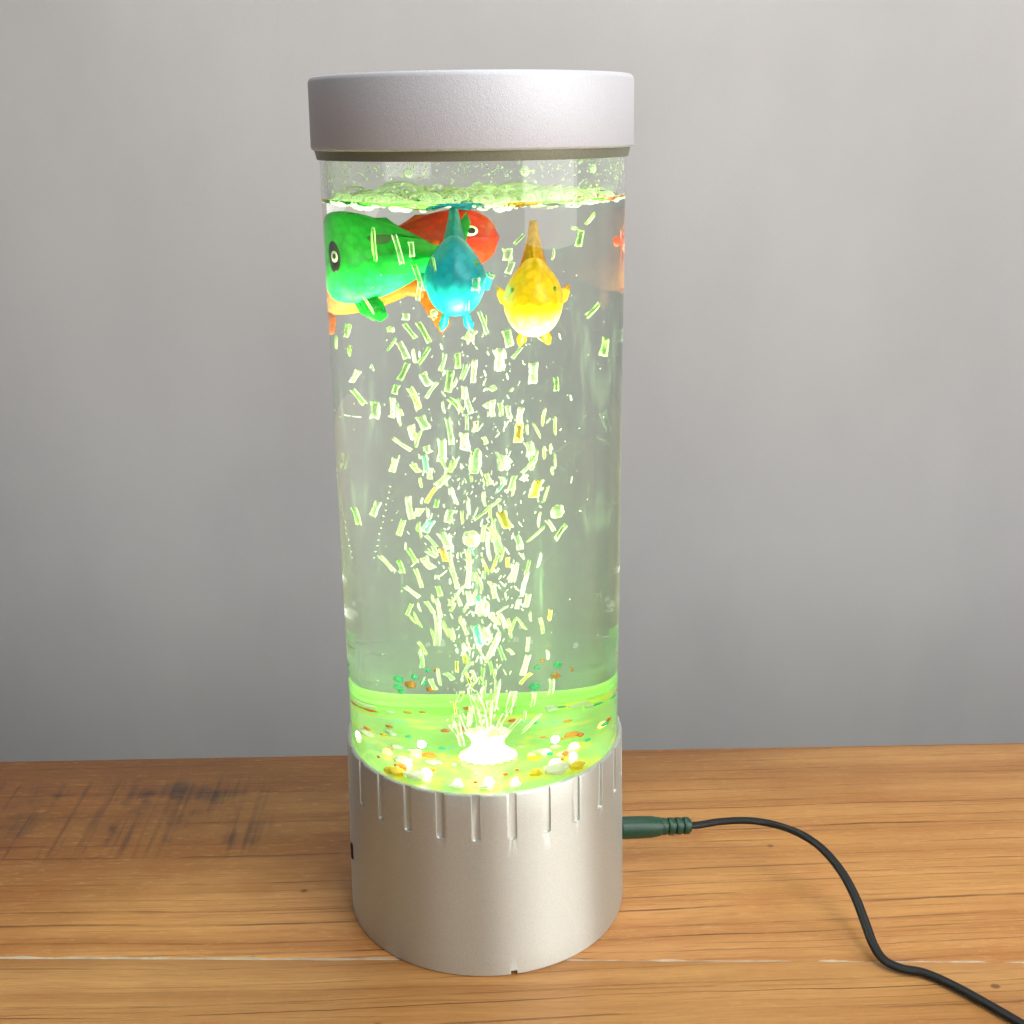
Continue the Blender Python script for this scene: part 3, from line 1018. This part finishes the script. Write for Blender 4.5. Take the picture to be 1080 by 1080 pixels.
B = """200,0,205,160,25 120,110,90,190,70w 340,110,370,230,60 450,220,380,310,25 280,240,310,390,55w 325,250,335,310,25y 525,330,520,475,70y 675,430,680,525,35 240,490,265,520,60w 605,625,580,770,22 670,680,670,830,22
515,725,580,850,16 640,700,610,740,12 210,600,240,640,70y 250,580,250,700,40y 300,600,310,690,30 350,620,370,710,40w 440,630,430,750,45w 480,740,485,820,20 430,740,420,870,60y 490,860,510,960,60w 540,920,500,1050,50
590,900,600,985,16 640,870,640,950,14 668,930,668,1055,18 310,950,330,1070,80w 190,830,210,880,30 130,310,120,470,35 15,270,20,375,40 70,340,40,450,25 60,490,60,580,40w 390,500,370,530,14 60,800,60,920,60w"""
C = """210,285,245,405,40 375,245,335,345,45 545,365,510,475,45 570,210,600,370,50w 660,290,620,350,60w 700,280,710,360,20 770,230,760,290,30 850,60,760,150,50w 760,150,690,260,35y 860,300,840,390,60y 935,300,945,400,14
975,210,985,340,18 730,370,680,450,60c 690,470,770,555,25w 640,390,665,500,14 790,450,860,570,60w 1000,440,1000,540,110w 570,560,630,660,35 690,570,770,620,45w 670,620,740,700,60w 380,605,480,715,40 510,640,540,730,35
620,690,670,830,30 550,815,650,890,40 770,810,795,885,35 865,690,910,840,35 890,860,930,950,25 860,900,860,945,35 690,910,750,1000,30w 760,890,795,1030,30w 600,930,565,1010,25 570,1000,640,1075,16 635,920,660,990,12
985,680,970,830,35w 1010,720,1000,780,50w 1040,740,1075,830,16c 975,840,990,950,35y 1060,900,1050,1000,60w 925,1010,925,1075,12 940,1030,960,1075,16 800,560,830,650,50o 975,570,985,670,30 650,80,665,160,18 720,20,720,100,40w"""
D = """85,215,95,345,20 235,255,235,365,20 180,180,205,290,16 200,205,190,260,20 210,60,230,140,35 310,80,325,135,40w 400,70,365,175,35w 480,60,445,110,40w 560,100,520,225,70y 590,150,560,170,30 630,130,590,260,16 570,305,555,430,16c
300,310,360,430,70y 680,265,690,360,85w 615,370,665,445,30 745,395,670,505,40 615,400,470,530,25 410,470,440,570,45w 270,480,300,590,60w 290,600,260,680,25 330,540,300,660,16 210,450,235,660,25c 450,590,460,640,16
580,575,550,700,18 500,640,470,740,22 405,660,380,790,50w 350,620,355,690,30o 490,700,440,900,30w 495,860,470,960,40c 430,900,410,970,30 250,790,270,900,35c 195,700,195,770,16 130,710,190,850,14 195,910,180,1030,80w
150,880,160,920,40c 355,1025,360,1080,20 415,1025,455,1075,16 500,980,508,1055,16 570,1015,575,1080,18 640,970,630,1040,30o 280,1020,300,1080,20 75,560,95,690,30 40,300,50,410,14"""
E_ = """300,10,335,75,10 320,115,350,160,14 330,150,335,205,16w 385,20,385,130,24w 360,240,380,280,18y 470,280,455,320,18 530,70,560,110,30w 600,75,545,190,20w 625,40,632,110,10 655,40,685,80,8 730,35,740,90,12 752,140,757,180,10c
770,240,765,295,18w 710,285,703,335,16 690,160,670,230,20w 700,220,660,260,14y 690,100,685,150,12y 510,290,540,370,30w 540,360,545,410,24w 590,240,570,350,22w 640,280,620,360,24w 740,350,660,430,12w 450,380,470,470,20w
680,340,675,390,10w 620,140,640,160,14 590,130,610,180,14w 410,220,440,245,20 430,70,440,110,16 450,180,450,220,12y 475,160,480,190,16y 500,210,515,250,12 440,310,450,370,10y 560,20,590,60,20c 510,60,530,130,30c
400,40,430,110,14 765,10,760,50,10y 480,220,500,270,12y 540,200,530,260,14 560,180,570,230,12 580,390,610,440,30w 500,330,490,400,16w"""
F_ = """940,490,915,530,8 880,545,870,600,18 850,540,870,545,8 780,600,775,640,8 300,560,325,650,16w 350,580,355,630,16y 235,530,245,650,14 415,620,425,680,8 580,680,600,690,14 545,690,545,730,26w 520,730,520,790,12
555,790,580,860,12 945,770,915,810,10 970,870,965,930,12 160,830,155,870,12 125,860,125,905,6 165,890,165,925,6 200,740,240,805,8 360,650,385,730,16 380,700,370,760,14w 640,600,640,640,30w 690,560,660,590,10 430,790,410,800,20w
620,900,610,970,24w 655,640,640,680,20w"""
G_ = " ".join("%.0f,%.0f,%.0f,%.0f,%.1f%s" % (cx - dx, cy - L, cx + dx, cy + L, w, ck) for cx, cy, dx, L, w, ck in
              ((random.gauss(503, 16 + (760 - y) * 0.10), y, random.gauss(0, 4), random.uniform(4, 11), random.uniform(2, 5), random.choice("wwggggyc")) for y in [random.uniform(470, 765) for _ in range(50)]))
N_ = "494,772,486,752,5w 506,770,501,745,6w 514,768,517,738,7w 523,772,533,752,6w 532,776,549,757,4w 486,780,475,764,5w 500,748,495,727,4w 519,744,525,722,4w 535,752,544,734,4w 510,736,512,716,4w"
SETS = [(N_, 0, 0, 1.0), (G_, 0, 0, 1.0), (A, 340, 330, 6.353), (B, 480, 330, 6.353), (C, 340, 490, 6.353), (D, 480, 490, 6.353), (E_, 340, 640, 3.176), (F_, 310, 50, 2.842)]
LBL = {"w": ("bright white air bubble rising through the lit water", "white air bubbles rising in the tube"),
       "g": ("pale green air bubble rising through the lit water", "pale green air bubbles rising in the tube"),
       "y": ("yellow tinted air bubble rising through the lit water", "yellow tinted air bubbles rising in the tube"),
       "c": ("teal tinted air bubble rising through the lit water", "teal tinted air bubbles rising in the tube"),
       "o": ("orange tinted air bubble rising through the lit water", "orange tinted air bubbles rising in the tube")}
n_b = 0
for txt, ox, oy, sc in SETS:
    front = txt is F_
    for item in txt.split():
        ck = item[-1] if item[-1] in "wycog" else "g"
        if (ck == "y" and random.random() < 0.5) or (ck == "c" and random.random() < 0.6):
            ck = "w"
        elif ck == "g" and random.random() < 0.3:
            ck = "w"
        x0, y0, x1, y1, w = (float(q) for q in item.rstrip("wycog").split(","))
        x0, x1, y0, y1, w = x0 / sc + ox, x1 / sc + ox, y0 / sc + oy, y1 / sc + oy, w / sc
        mx_, my_ = (x0 + x1) / 2, (y0 + y1) / 2
        low = min(1, max(0.25, (820 - my_) / 240))
        Y = -0.034 + random.uniform(0, 0.006) if front and my_ < 345 else random.gauss(0, 0.013) * low
        if my_ > 700 and not front:
            Y = Y * 0.6 - 0.0145 * min(1, (my_ - 700) / 60)
        Y = max(-0.034, min(0.030, Y))
        if y0 > y1:
            x0, y0, x1, y1 = x1, y1, x0, y0
        dy_ = random.uniform(-0.002, 0.002) if not front else 0
        p, q = in_water(x0, y0, Y + dy_), in_water(x1, y1, Y - dy_)
        if max(hypot(p.x, p.y), hypot(q.x, q.y)) > R_IN - 0.002 or min(p.z, q.z) < ZF + 0.003 or max(p.z, q.z) > Z_SURF - 0.003:
            c_ = (p + q) / 2
            k = min(1, (R_IN - 0.004) / max(1e-6, hypot(c_.x, c_.y)))
            d_ = Vector((c_.x * k, c_.y * k, min(Z_SURF - 0.006, max(ZF + 0.006, c_.z)))) - c_
            p, q = p + d_, q + d_
        ax = p - q
        L = ax.length * 0.88
        a1 = in_water(mx_ + 1, my_, Y) - in_water(mx_, my_, Y)
        W = w * a1.length * 1.06
        W = max(W, 0.0007)
        if L < W * 0.8:
            L = W * 0.9
        zax = ax.normalized()
        vw = ((p + q) / 2 - EYE).normalized()
        xax = zax.cross(vw).normalized()
        ang = random.uniform(-0.5, 0.5)
        yax = zax.cross(xax)
        xax, yax = xax * cos(ang) + yax * sin(ang), yax * cos(ang) - xax * sin(ang)
        kd = "stick" if w < 3.4 or W / L < 0.16 else ("lump" if w > 11.5 or (L < W * 1.1) else "ribbon")
        mesh = random.choice(MESHES[(ck, kd)])
        o = bpy.data.objects.new("air_bubble", mesh)
        COL.objects.link(o)
        T = W * (0.9 if kd == "stick" else 0.55)
        c_ = (p + q) / 2
        o.matrix_world = Matrix(((xax.x * W, yax.x * T, zax.x * L, c_.x), (xax.y * W, yax.y * T, zax.y * L, c_.y), (xax.z * W, yax.z * T, zax.z * L, c_.z), (0, 0, 0, 1)))
        tag(o, LBL[ck][0], "bubble", LBL[ck][1])
        n_b += 1
print("bubbles", n_b)

# beads hung at the back, standing in for mirrored floor pebbles
BEAD = {"red": mat_fish("red_bead_plastic", (0.85, 0.20, 0.05), None, 0.4), "teal": mat_fish("teal_bead_plastic", (0.0, 0.60, 0.40), None, 0.4)}
bead_meshes = {}
for kx, mt_ in BEAD.items():
    bm = bmesh.new()
    bmesh.ops.create_uvsphere(bm, u_segments=20, v_segments=12, radius=0.5)
    for v in bm.verts:
        v.co *= 1 + 0.22 * noise.noise(v.co * 2.2 + Vector((len(kx), 0, 0)))
    me = bpy.data.meshes.new("bead")
    bm.to_mesh(me)
    bm.free()
    me.materials.append(mt_)
    for p in me.polygons:
        p.use_smooth = True
    bead_meshes[kx] = me
for x, y, w, kx in ((420, 716, 11, "teal"), (419, 724, 9, "teal"), (433, 722, 12, "red"), (437, 714, 8, "teal"), (447, 720, 8, "teal"), (451, 707, 6, "teal"), (460, 707, 6, "red"),
                    (566, 704, 7, "teal"), (588, 701, 9, "teal"), (586, 713, 10, "red"), (564, 724, 13, "teal"), (572, 697, 6, "red"), (603, 706, 7, "red"), (454, 727, 9, "red"), (423, 729, 8, "teal")):
    Y = sqrt(max(0, (R_IN - 0.0035) ** 2 - in_water(x, y, 0.030).x ** 2)) - 0.002
    c_ = in_water(x, y, Y)
    s = w * min(0.00018 if 405 < x < 600 else 0.00007, (in_water(x + 0.5, y, Y) - in_water(x - 0.5, y, Y)).length)
    sz = w * 0.00026
    o = bpy.data.objects.new("bead", bead_meshes[kx])
    COL.objects.link(o)
    o.matrix_world = Matrix.Translation(c_) @ Matrix.Diagonal((s, sz, sz * 0.9, 1))
    tag(o, ("small red bead" if kx == "red" else "small teal bead") + " at the back of the tube, imitating a mirrored pebble", "bead", ("red" if kx == "red" else "teal") + " beads imitating mirrored pebbles")

PEB = {"white": mat_fish("white_pebble_plastic", (0.92, 0.92, 0.86), None, 0.45), "orange": mat_fish("orange_pebble_plastic", (0.92, 0.38, 0.05), None, 0.45), "yellow": mat_fish("yellow_pebble_plastic", (0.92, 0.72, 0.04), None, 0.45),
       "teal": mat_fish("teal_pebble_plastic", (0.05, 0.65, 0.45), None, 0.45)}
for q, (x, y, w, hgt, kx) in enumerate(((386, 772, 20, 9, "white"), (405, 774, 9, 7, "yellow"), (419, 787, 15, 8, "white"), (411, 789, 9, 7, "orange"), (438, 791, 20, 8, "white"), (452, 797, 18, 12, "orange"), (424, 800, 22, 8, "white"), (422, 807, 17, 9, "orange"),
                       (457, 803, 22, 7, "white"), (454, 810, 14, 7, "orange"), (436, 817, 26, 12, "white"), (412, 815, 26, 10, "yellow"), (466, 790, 10, 9, "teal"), (538, 797, 11, 12, "orange"), (548, 788, 14, 7, "white"), (571, 791, 22, 8, "white"),
                       (585, 787, 14, 9, "white"), (597, 793, 24, 9, "white"), (602, 775, 22, 11, "orange"), (563, 799, 18, 8, "yellow"), (587, 812, 30, 18, "white"), (565, 814, 16, 10, "yellow"), (612, 808, 20, 12, "yellow"), (511, 836, 14, 5, "white"),
                       (480, 833, 18, 6, "white"), (545, 831, 16, 7, "white"), (573, 778, 14, 5, "teal"))):
    lo, hi = -0.042, 0.040                        # the depth at which the line of sight meets the floor
    for _ in range(30):
        mid_ = (lo + hi) / 2
        if in_water(x, y, mid_).z > ZF + 0.001:
            lo = mid_
        else:
            hi = mid_
    c_ = in_water(x, y, lo)
    rr = hypot(c_.x, c_.y)
    if rr > R_IN - 0.004:
        c_ *= (R_IN - 0.004) / rr
    s = w * (in_water(x + 0.5, y, lo) - in_water(x - 0.5, y, lo)).length
    bm = bmesh.new()
    bmesh.ops.create_icosphere(bm, subdivisions=3, radius=0.5)
    for v in bm.verts:
        v.co *= 1 + 0.5 * noise.noise(v.co * 2.4 + Vector((q * 3.1, 0, 0)))
    o = obj("pebble", bm, PEB[kx], None, True, 180)
    o.matrix_world = Matrix.Translation((c_.x, c_.y, ZF + hgt * 0.00008)) @ Matrix.Diagonal((s * 0.8, s * 0.6, hgt * 0.00020, 1))
    tag(o, {"white": "white plastic pebble shining on the lit floor of the tube", "orange": "orange plastic pebble on the lit floor of the tube", "yellow": "yellow plastic pebble on the lit floor of the tube", "teal": "teal plastic pebble on the lit floor of the tube"}[kx], "pebble", kx + " pebbles on the tube floor")

rb = random.Random(11)
CHIP = {}
for kx, mt_ in (("red", BEAD["red"]), ("teal", BEAD["teal"]), ("white", PEB["white"]), ("orange", PEB["orange"])):
    me = bead_meshes["red"].copy()
    me.materials.clear()
    me.materials.append(mt_)
    CHIP[kx] = me
for i in range(64):
    a, r = rb.uniform(0, 2 * pi), rb.uniform(0.014, R_IN - 0.0045)
    if rb.random() < 0.35:
        a, r = rb.uniform(0.1, pi - 0.1), R_IN - rb.uniform(0.004, 0.009)
    x, y = r * cos(a), r * sin(a)
    if hypot(x, y + 0.0145) < 0.0095:
        continue
    kx = rb.choice(("red", "teal", "white", "orange", "white", "red"))
    s = rb.uniform(0.0010, 0.0021)
    o = bpy.data.objects.new("bead", CHIP[kx])
    COL.objects.link(o)
    o.matrix_world = Matrix.Translation((x, y, ZF + 0.0004 + s * 0.3)) @ Matrix.Rotation(rb.uniform(0, pi), 4, 'Z') @ Matrix.Diagonal((s * 1.2, s, s * 0.75, 1))
    tag(o, "tiny %s bead lying on the lit floor of the tube" % kx, "bead", "tiny %s beads on the tube floor" % kx)

# ------------------------------------------------------------------ foam, drops and specks (nobody could count them)
FILM = mat_film("bubble_skin", (0.92, 1.0, 0.70), 1.0, 0.28)
DROPS = mat_film("drop_skin", (0.92, 1.0, 0.78), 1.0, -0.45)
FOAM = mat_film("foam_skin", (0.92, 1.0, 0.78), 1.0, -0.10)


def balls(name, pts, mat, seg=(10, 6)):
    t = bmesh.new()
    bmesh.ops.create_uvsphere(t, u_segments=seg[0], v_segments=seg[1], radius=1.0)
    t.verts.index_update()
    tv = [v.co.copy() for v in t.verts]
    tf = [[v.index for v in f.verts] for f in t.faces]
    t.free()
    V, Fc = [], []
    for c_, r, sq, n_ in pts:
        q = n_.to_track_quat('Z', 'Y') if n_ is not None else None
        k = len(V)
        for p in tv:
            v = Vector((p.x * r, p.y * r, p.z * r * sq))
            V.append(tuple(c_ + (q @ v if q else v)))
        Fc += [[i + k for i in f] for f in tf]
    me = bpy.data.meshes.new(name)
    me.from_pydata(V, [], Fc)
    me.materials.append(mat)
    for p in me.polygons:
        p.use_smooth = True
    o = bpy.data.objects.new(name, me)
    COL.objects.link(o)
    return o


pts = []
while len(pts) < 620:
    a, r = random.uniform(0, 2 * pi), (R_IN - 0.0012) * sqrt(random.random())
    x, y = r * cos(a), r * sin(a)
    if noise.noise(Vector((x * 60, y * 60, 2))) < -0.05 and random.random() < 0.8:
        continue
    s = random.choice((0.0004, 0.0006, 0.0008, 0.0011, 0.0016, 0.0022))
    pts.append((Vector((x, y, Z_SURF - 0.0012 + ripple(x, y) + s * random.uniform(0.1, 0.6))), s, 0.8, None))
tag(balls("foam", pts, FOAM), "white froth of tiny bubbles on the water surface", "foam", None, "stuff")
pts = []
while len(pts) < 900:
    a = random.uniform(0, 2 * pi)
    z = Z_SURF + 0.002 + (Z_CAP0 - 0.003 - Z_SURF - 0.002) * random.random() ** 0.8
    s = random.choice((0.00014, 0.00018, 0.00022, 0.00028, 0.0004))
    n_ = Vector((cos(a), sin(a), 0))
    pts.append((n_ * (R_IN - 0.00006) + Vector((0, 0, z)), s, 0.5, n_))
for px in (434, 549, 620, 655):
    p = in_water(px, 180, -0.02)
    a = -pi / 2 + math.asin(max(-1, min(1, (px - 498) / 162)))
    n_ = Vector((cos(a), sin(a), 0))
    pts.append((n_ * (R_IN - 0.0001) + Vector((0, 0, Z_CAP0 - 0.0052)), 0.0014, 0.5, n_))
tag(balls("condensation_drops", pts, DROPS), "fine condensation drops on the inside of the tube above the water", "drops", None, "stuff")
pts = []
for i in range(330):
    a = random.uniform(-pi, 0) if random.random() < 0.75 else random.uniform(0, pi)
    z = random.uniform(ZF + 0.02, Z_SURF - 0.02)
    n_ = Vector((cos(a), sin(a), 0))
    pts.append((n_ * (R_IN - 0.0006) + Vector((0, 0, z)), random.choice((0.00010, 0.00013, 0.00018, 0.00024)), 0.7, n_))
for i in range(13):                             # two dotted chains added to imitate a reflection on the front left
    for (xa, ya, xb, yb) in ((356, 512, 371, 588), (412, 513, 395, 588)):
        t = i / 12
        x, y = xa + (xb - xa) * t + random.uniform(-0.6, 0.6), ya + (yb - ya) * t
        p = in_water(x, y, -0.03)
        n_ = Vector((p.x, -sqrt(max(1e-9, (R_IN - 0.001) ** 2 - min(p.x ** 2, (R_IN - 0.002) ** 2))), 0))
        p = in_water(x, y, n_.y)
        if hypot(p.x, p.y) < R_IN - 0.0002:
            pts.append((p, 0.00032, 0.6, None))
tag(balls("micro_bubbles_reflection_dots", pts, DROPS, (8, 5)), "tiny specks of air and dots imitating a reflection, inside the tube", "specks", None, "stuff")

V_, F_c = [], []
for i in range(620):                            # a mist of tiny bubbles between the big ones
    y = 350 + 420 * random.random() ** 0.75
    x = random.gauss(503, 11 + (790 - y) * 0.085)
    Y = random.gauss(0, 0.011)
    if y > 700:
        Y = Y * 0.5 - 0.0145 * min(1, (y - 700) / 60)
    p = in_water(x, y, Y)
    if hypot(p.x, p.y) > R_IN - 0.004 or p.z < ZF + 0.004:
        continue
    r = random.choice((0.00007, 0.00010, 0.00013, 0.00018, 0.00022))
    L = r * random.uniform(1.2, 7)
    ax = Vector((random.gauss(0, 0.35), random.gauss(0, 0.35), 1)).normalized()
    e1 = ax.cross(Vector((0, 1, 0))).normalized()
    e2 = ax.cross(e1)
    k0 = len(V_)
    for t, q in ((-1, 0.3), (-0.6, 1), (0.6, 1), (1, 0.3)):
        for h in range(6):
            a = pi * h / 3
            V_.append(tuple(p + ax * (L * t) + (e1 * cos(a) + e2 * sin(a)) * (r * q)))
    for j in range(3):
        for h in range(6):
            F_c.append((k0 + j * 6 + h, k0 + j * 6 + (h + 1) % 6, k0 + j * 6 + 6 + (h + 1) % 6, k0 + j * 6 + 6 + h))
    F_c += [tuple(k0 + h for h in range(5, -1, -1)), tuple(k0 + 18 + h for h in range(6))]
me = bpy.data.meshes.new("fine_bubbles")
me.from_pydata(V_, [], F_c)
me.materials.append(DROPS)
for p in me.polygons:
    p.use_smooth = True
o = bpy.data.objects.new("fine_bubbles", me)
COL.objects.link(o)
tag(o, "mist of tiny pale bubbles drifting up the middle of the tube", "bubbles", None, "stuff")

# larger bubbles standing on the water surface
for i, (px, w, Yf) in enumerate(((352, 30, 0.2), (418, 46, -0.3), (545, 46, -0.6), (492, 26, -0.5), (572, 34, -0.75), (470, 20, 0.1), (610, 24, -0.4), (515, 34, 0.0), (392, 22, -0.6), (640, 22, 0.2), (447, 26, -0.7), (530, 20, -0.85))):
    half = (px - 499) / 3430 / 1.05
    yy = max(-1, min(1, Yf)) * 0.036
    r = w * 1.25 / 2 / 3430
    rr = hypot(half, yy)
    k = min(1, (R_IN - r - 0.0006) / max(rr, 1e-6))
    x, y = half * k, yy * k
    bm = bmesh.new()
    bmesh.ops.create_uvsphere(bm, u_segments=36, v_segments=20, radius=r)
    for v in bm.verts:
        v.co.z *= 0.62
    for v in [v for v in bm.verts if v.co.z < -r * 0.35]:
        bm.verts.remove(v)
    o = obj("surface_bubble", bm, FILM, None, True, 180)
    o.location = (x, y, Z_SURF - 0.0006)
    tag(o, "clear domed bubble standing on the water surface", "bubble", "domed bubbles on the water surface")

# ------------------------------------------------------------------ power cord
cord = empty("power_cord", er * 0.05)
tag(cord, "black power cord with dark barrel plug, trailing across the table", "cord")
cord.location = (0, 0, 0)
P0 = Vector((cos(JA) * 0.0500, sin(JA) * 0.0500, JZ))
tip = at_depth(728, 870.5, P0.y + 0.0035)
pd = (tip - P0).normalized()
plen = (tip - P0).length
mt_ = Matrix.Translation(P0) @ pd.to_track_quat('Z', 'Y').to_matrix().to_4x4()
bm = bmesh.new()
s1 = plen * 0.56
lathe(bm, [(r * 1.22, z) for r, z in [(0.0, 0.0002), (0.0030, 0.0002), (0.0034, 0.0006), (0.0034, s1 * 0.55), (0.0033, s1 * 0.8), (0.0029, s1 * 1.0), (0.0026, s1 * 1.06), (0.0, s1 * 1.06)]], 40)
bmesh.ops.recalc_face_normals(bm, faces=bm.faces[:])
bm.transform(mt_)
obj("plug", bm, M["plug"], cord, True, 50)
bm = bmesh.new()
pr = [(0.0, s1 * 1.0)]
zc = s1 * 1.02
step_ = (plen - zc) / 4
for i in range(4):
    pr += [(0.0029, zc + 0.0002), (0.0030, zc + 0.0006), (0.0030, zc + step_ - 0.0011), (0.0029, zc + step_ - 0.0007), (0.0023, zc + step_ - 0.0006), (0.0023, zc + step_)]
    zc += step_
pr += [(0.0, zc)]
lathe(bm, [(r * 1.08, z) for r, z in pr], 36)
bmesh.ops.recalc_face_normals(bm, faces=bm.faces[:])
bm.transform(mt_)
obj("strain_relief", bm, M["plug"], cord, True, 30)
path = [tip - pd * 0.002, tip + pd * 0.003]
path += [at_depth(760, 866.5, tip.y + 0.001), at_depth(790, 865.5, tip.y), at_depth(818, 870, tip.y - 0.003), on_table(845, 880, 0.0235), on_table(868, 896, 0.0205), on_table(888, 920, 0.0165), on_table(902, 946, 0.0125), on_table(912, 972, 0.0085),
         on_table(921, 996, 0.0050), on_table(932, 1012, 0.0026), on_table(950, 1021, 0.0016), on_table(975, 1026, 0.0015), on_table(1005, 1039, 0.0015), on_table(1040, 1058, 0.0015), on_table(1080, 1081, 0.0015)]
d_ = (path[-1] - path[-2]).normalized()
path += [path[-1] + d_ * 0.03, path[-1] + d_ * 0.07 + Vector((0.01, 0, 0)), path[-1] + d_ * 0.14 + Vector((0.04, 0, 0))]
prof8 = []
for i in range(24):                              # twin lead: two round wires side by side
    a = 2 * pi * i / 24
    c8, s8 = cos(a), sin(a)
    k = 0.00125 * (0.62 + 0.38 * min(1, (abs(c8) * 1.5)))
    prof8.append((c8 * 0.0017, s8 * k * 0.95))
bm = bmesh.new()
cp_ = catmull(path, 10)
sweep(bm, cp_, prof8, True)
obj("cable", bm, M["black"], cord, True, 70)

# ------------------------------------------------------------------ light
W = bpy.data.worlds.new("World")
S.world = W
W.use_nodes = True
bg = W.node_tree.nodes["Background"]
bg.inputs[0].default_value = (0.92, 0.96, 1.0, 1)
bg.inputs[1].default_value = 0.10


def area(name, loc, target, size, power, col, size_y=None):
    l = bpy.data.lights.new(name, "AREA")
    l.shape = "RECTANGLE"
    l.size = size
    l.size_y = size_y or size
    l.energy = power
    l.color = col
    o = bpy.data.objects.new(name, l)
    o.location = loc
    o.rotation_euler = (Vector(target) - Vector(loc)).to_track_quat('-Z', 'Y').to_euler()
    COL.objects.link(o)
    return o


area("side_window", (1.30, -0.80, 0.68), (0, 0.0, 0.08), 1.4, 25, (1.0, 0.98, 0.96), 1.3)
area("ceiling_light", (0.10, 0.12, 0.86), (0.10, 0.44, 0.30), 0.40, 2.8, (0.98, 0.985, 1.0))
area("room_light", (0.5, -0.75, 1.15), (0.0, -0.05, 0.0), 0.6, 7.5, (1.0, 0.97, 0.93))
area("front_window", (0.55, -1.5, 0.50), (0, 0.3, 0.2), 0.6, 3.0, (1.0, 0.95, 0.96), 0.5)


area("left_fill", (-0.75, -1.5, 0.95), (0, 0.0, 0.25), 0.9, 3.0, (1.0, 0.95, 0.97))  # added fill from the front left to brighten the cap, no source seen


def led(x, y, z, power, col, ang=95, rad=0.0025, aim=None):
    l = bpy.data.lights.new("diode_light", "SPOT")
    l.energy = power
    l.color = col
    l.spot_size = radians(ang)
    l.spot_blend = 0.7
    l.shadow_soft_size = rad
    o = bpy.data.objects.new("diode_light", l)
    o.location = (x, y, z)
    o.rotation_euler = (Vector(aim or (x, y, z + 1)) - Vector((x, y, z))).to_track_quat("-Z", "Y").to_euler()
    COL.objects.link(o)


LED_P = 5.2
led(0.021, -0.027, ZF + 0.0085, LED_P, (0.74, 1.0, 0.50), 120)
led(-0.020, -0.028, ZF + 0.0085, LED_P, (0.72, 1.0, 0.52), 120)
led(-0.022, 0.014, ZF + 0.0085, LED_P * 0.8, (0.45, 1.0, 0.34), 120)
led(0.023, 0.014, ZF + 0.0085, LED_P * 0.8, (0.50, 1.0, 0.34), 120)
led(0.0008, -0.0145, ZF + 0.0155, LED_P * 0.9, (0.80, 1.0, 0.50), 110)
led(0.017, -0.024, ZF + 0.0095, LED_P * 9, (1.0, 1.0, 0.92), 16, 0.0025, (0.0135, -0.011, 0.22))
led(-0.010, -0.030, ZF + 0.0095, LED_P * 1.2, (0.9, 1.0, 0.95), 16, 0.0025, (-0.004, -0.014, 0.225))
for x_, y_ in ((-0.018, -0.022), (0.020, -0.021), (0.001, -0.033)):
    l = bpy.data.lights.new("diode_light", "POINT")
    l.energy = 0.018
    l.color = (1.0, 1.0, 0.80)
    l.shadow_soft_size = 0.0012
    o = bpy.data.objects.new("diode_light", l)
    o.location = (x_, y_, ZF + 0.0085)
    COL.objects.link(o)

# ------------------------------------------------------------------ render settings
S.render.engine = "CYCLES"
c = S.cycles
c.use_denoising = True
try:
    c.denoiser = "OPENIMAGEDENOISE"
except Exception:
    pass
c.max_bounces = 18
c.diffuse_bounces = 4
c.glossy_bounces = 6
c.transmission_bounces = 16
c.transparent_max_bounces = 24
c.volume_bounces = 1
c.caustics_refractive = True
c.caustics_reflective = True
c.sample_clamp_indirect = 8
c.blur_glossy = 0.3
S.view_settings.view_transform = "Standard"
S.view_settings.look = "None"
S.view_settings.exposure = 0
S.view_settings.gamma = 1
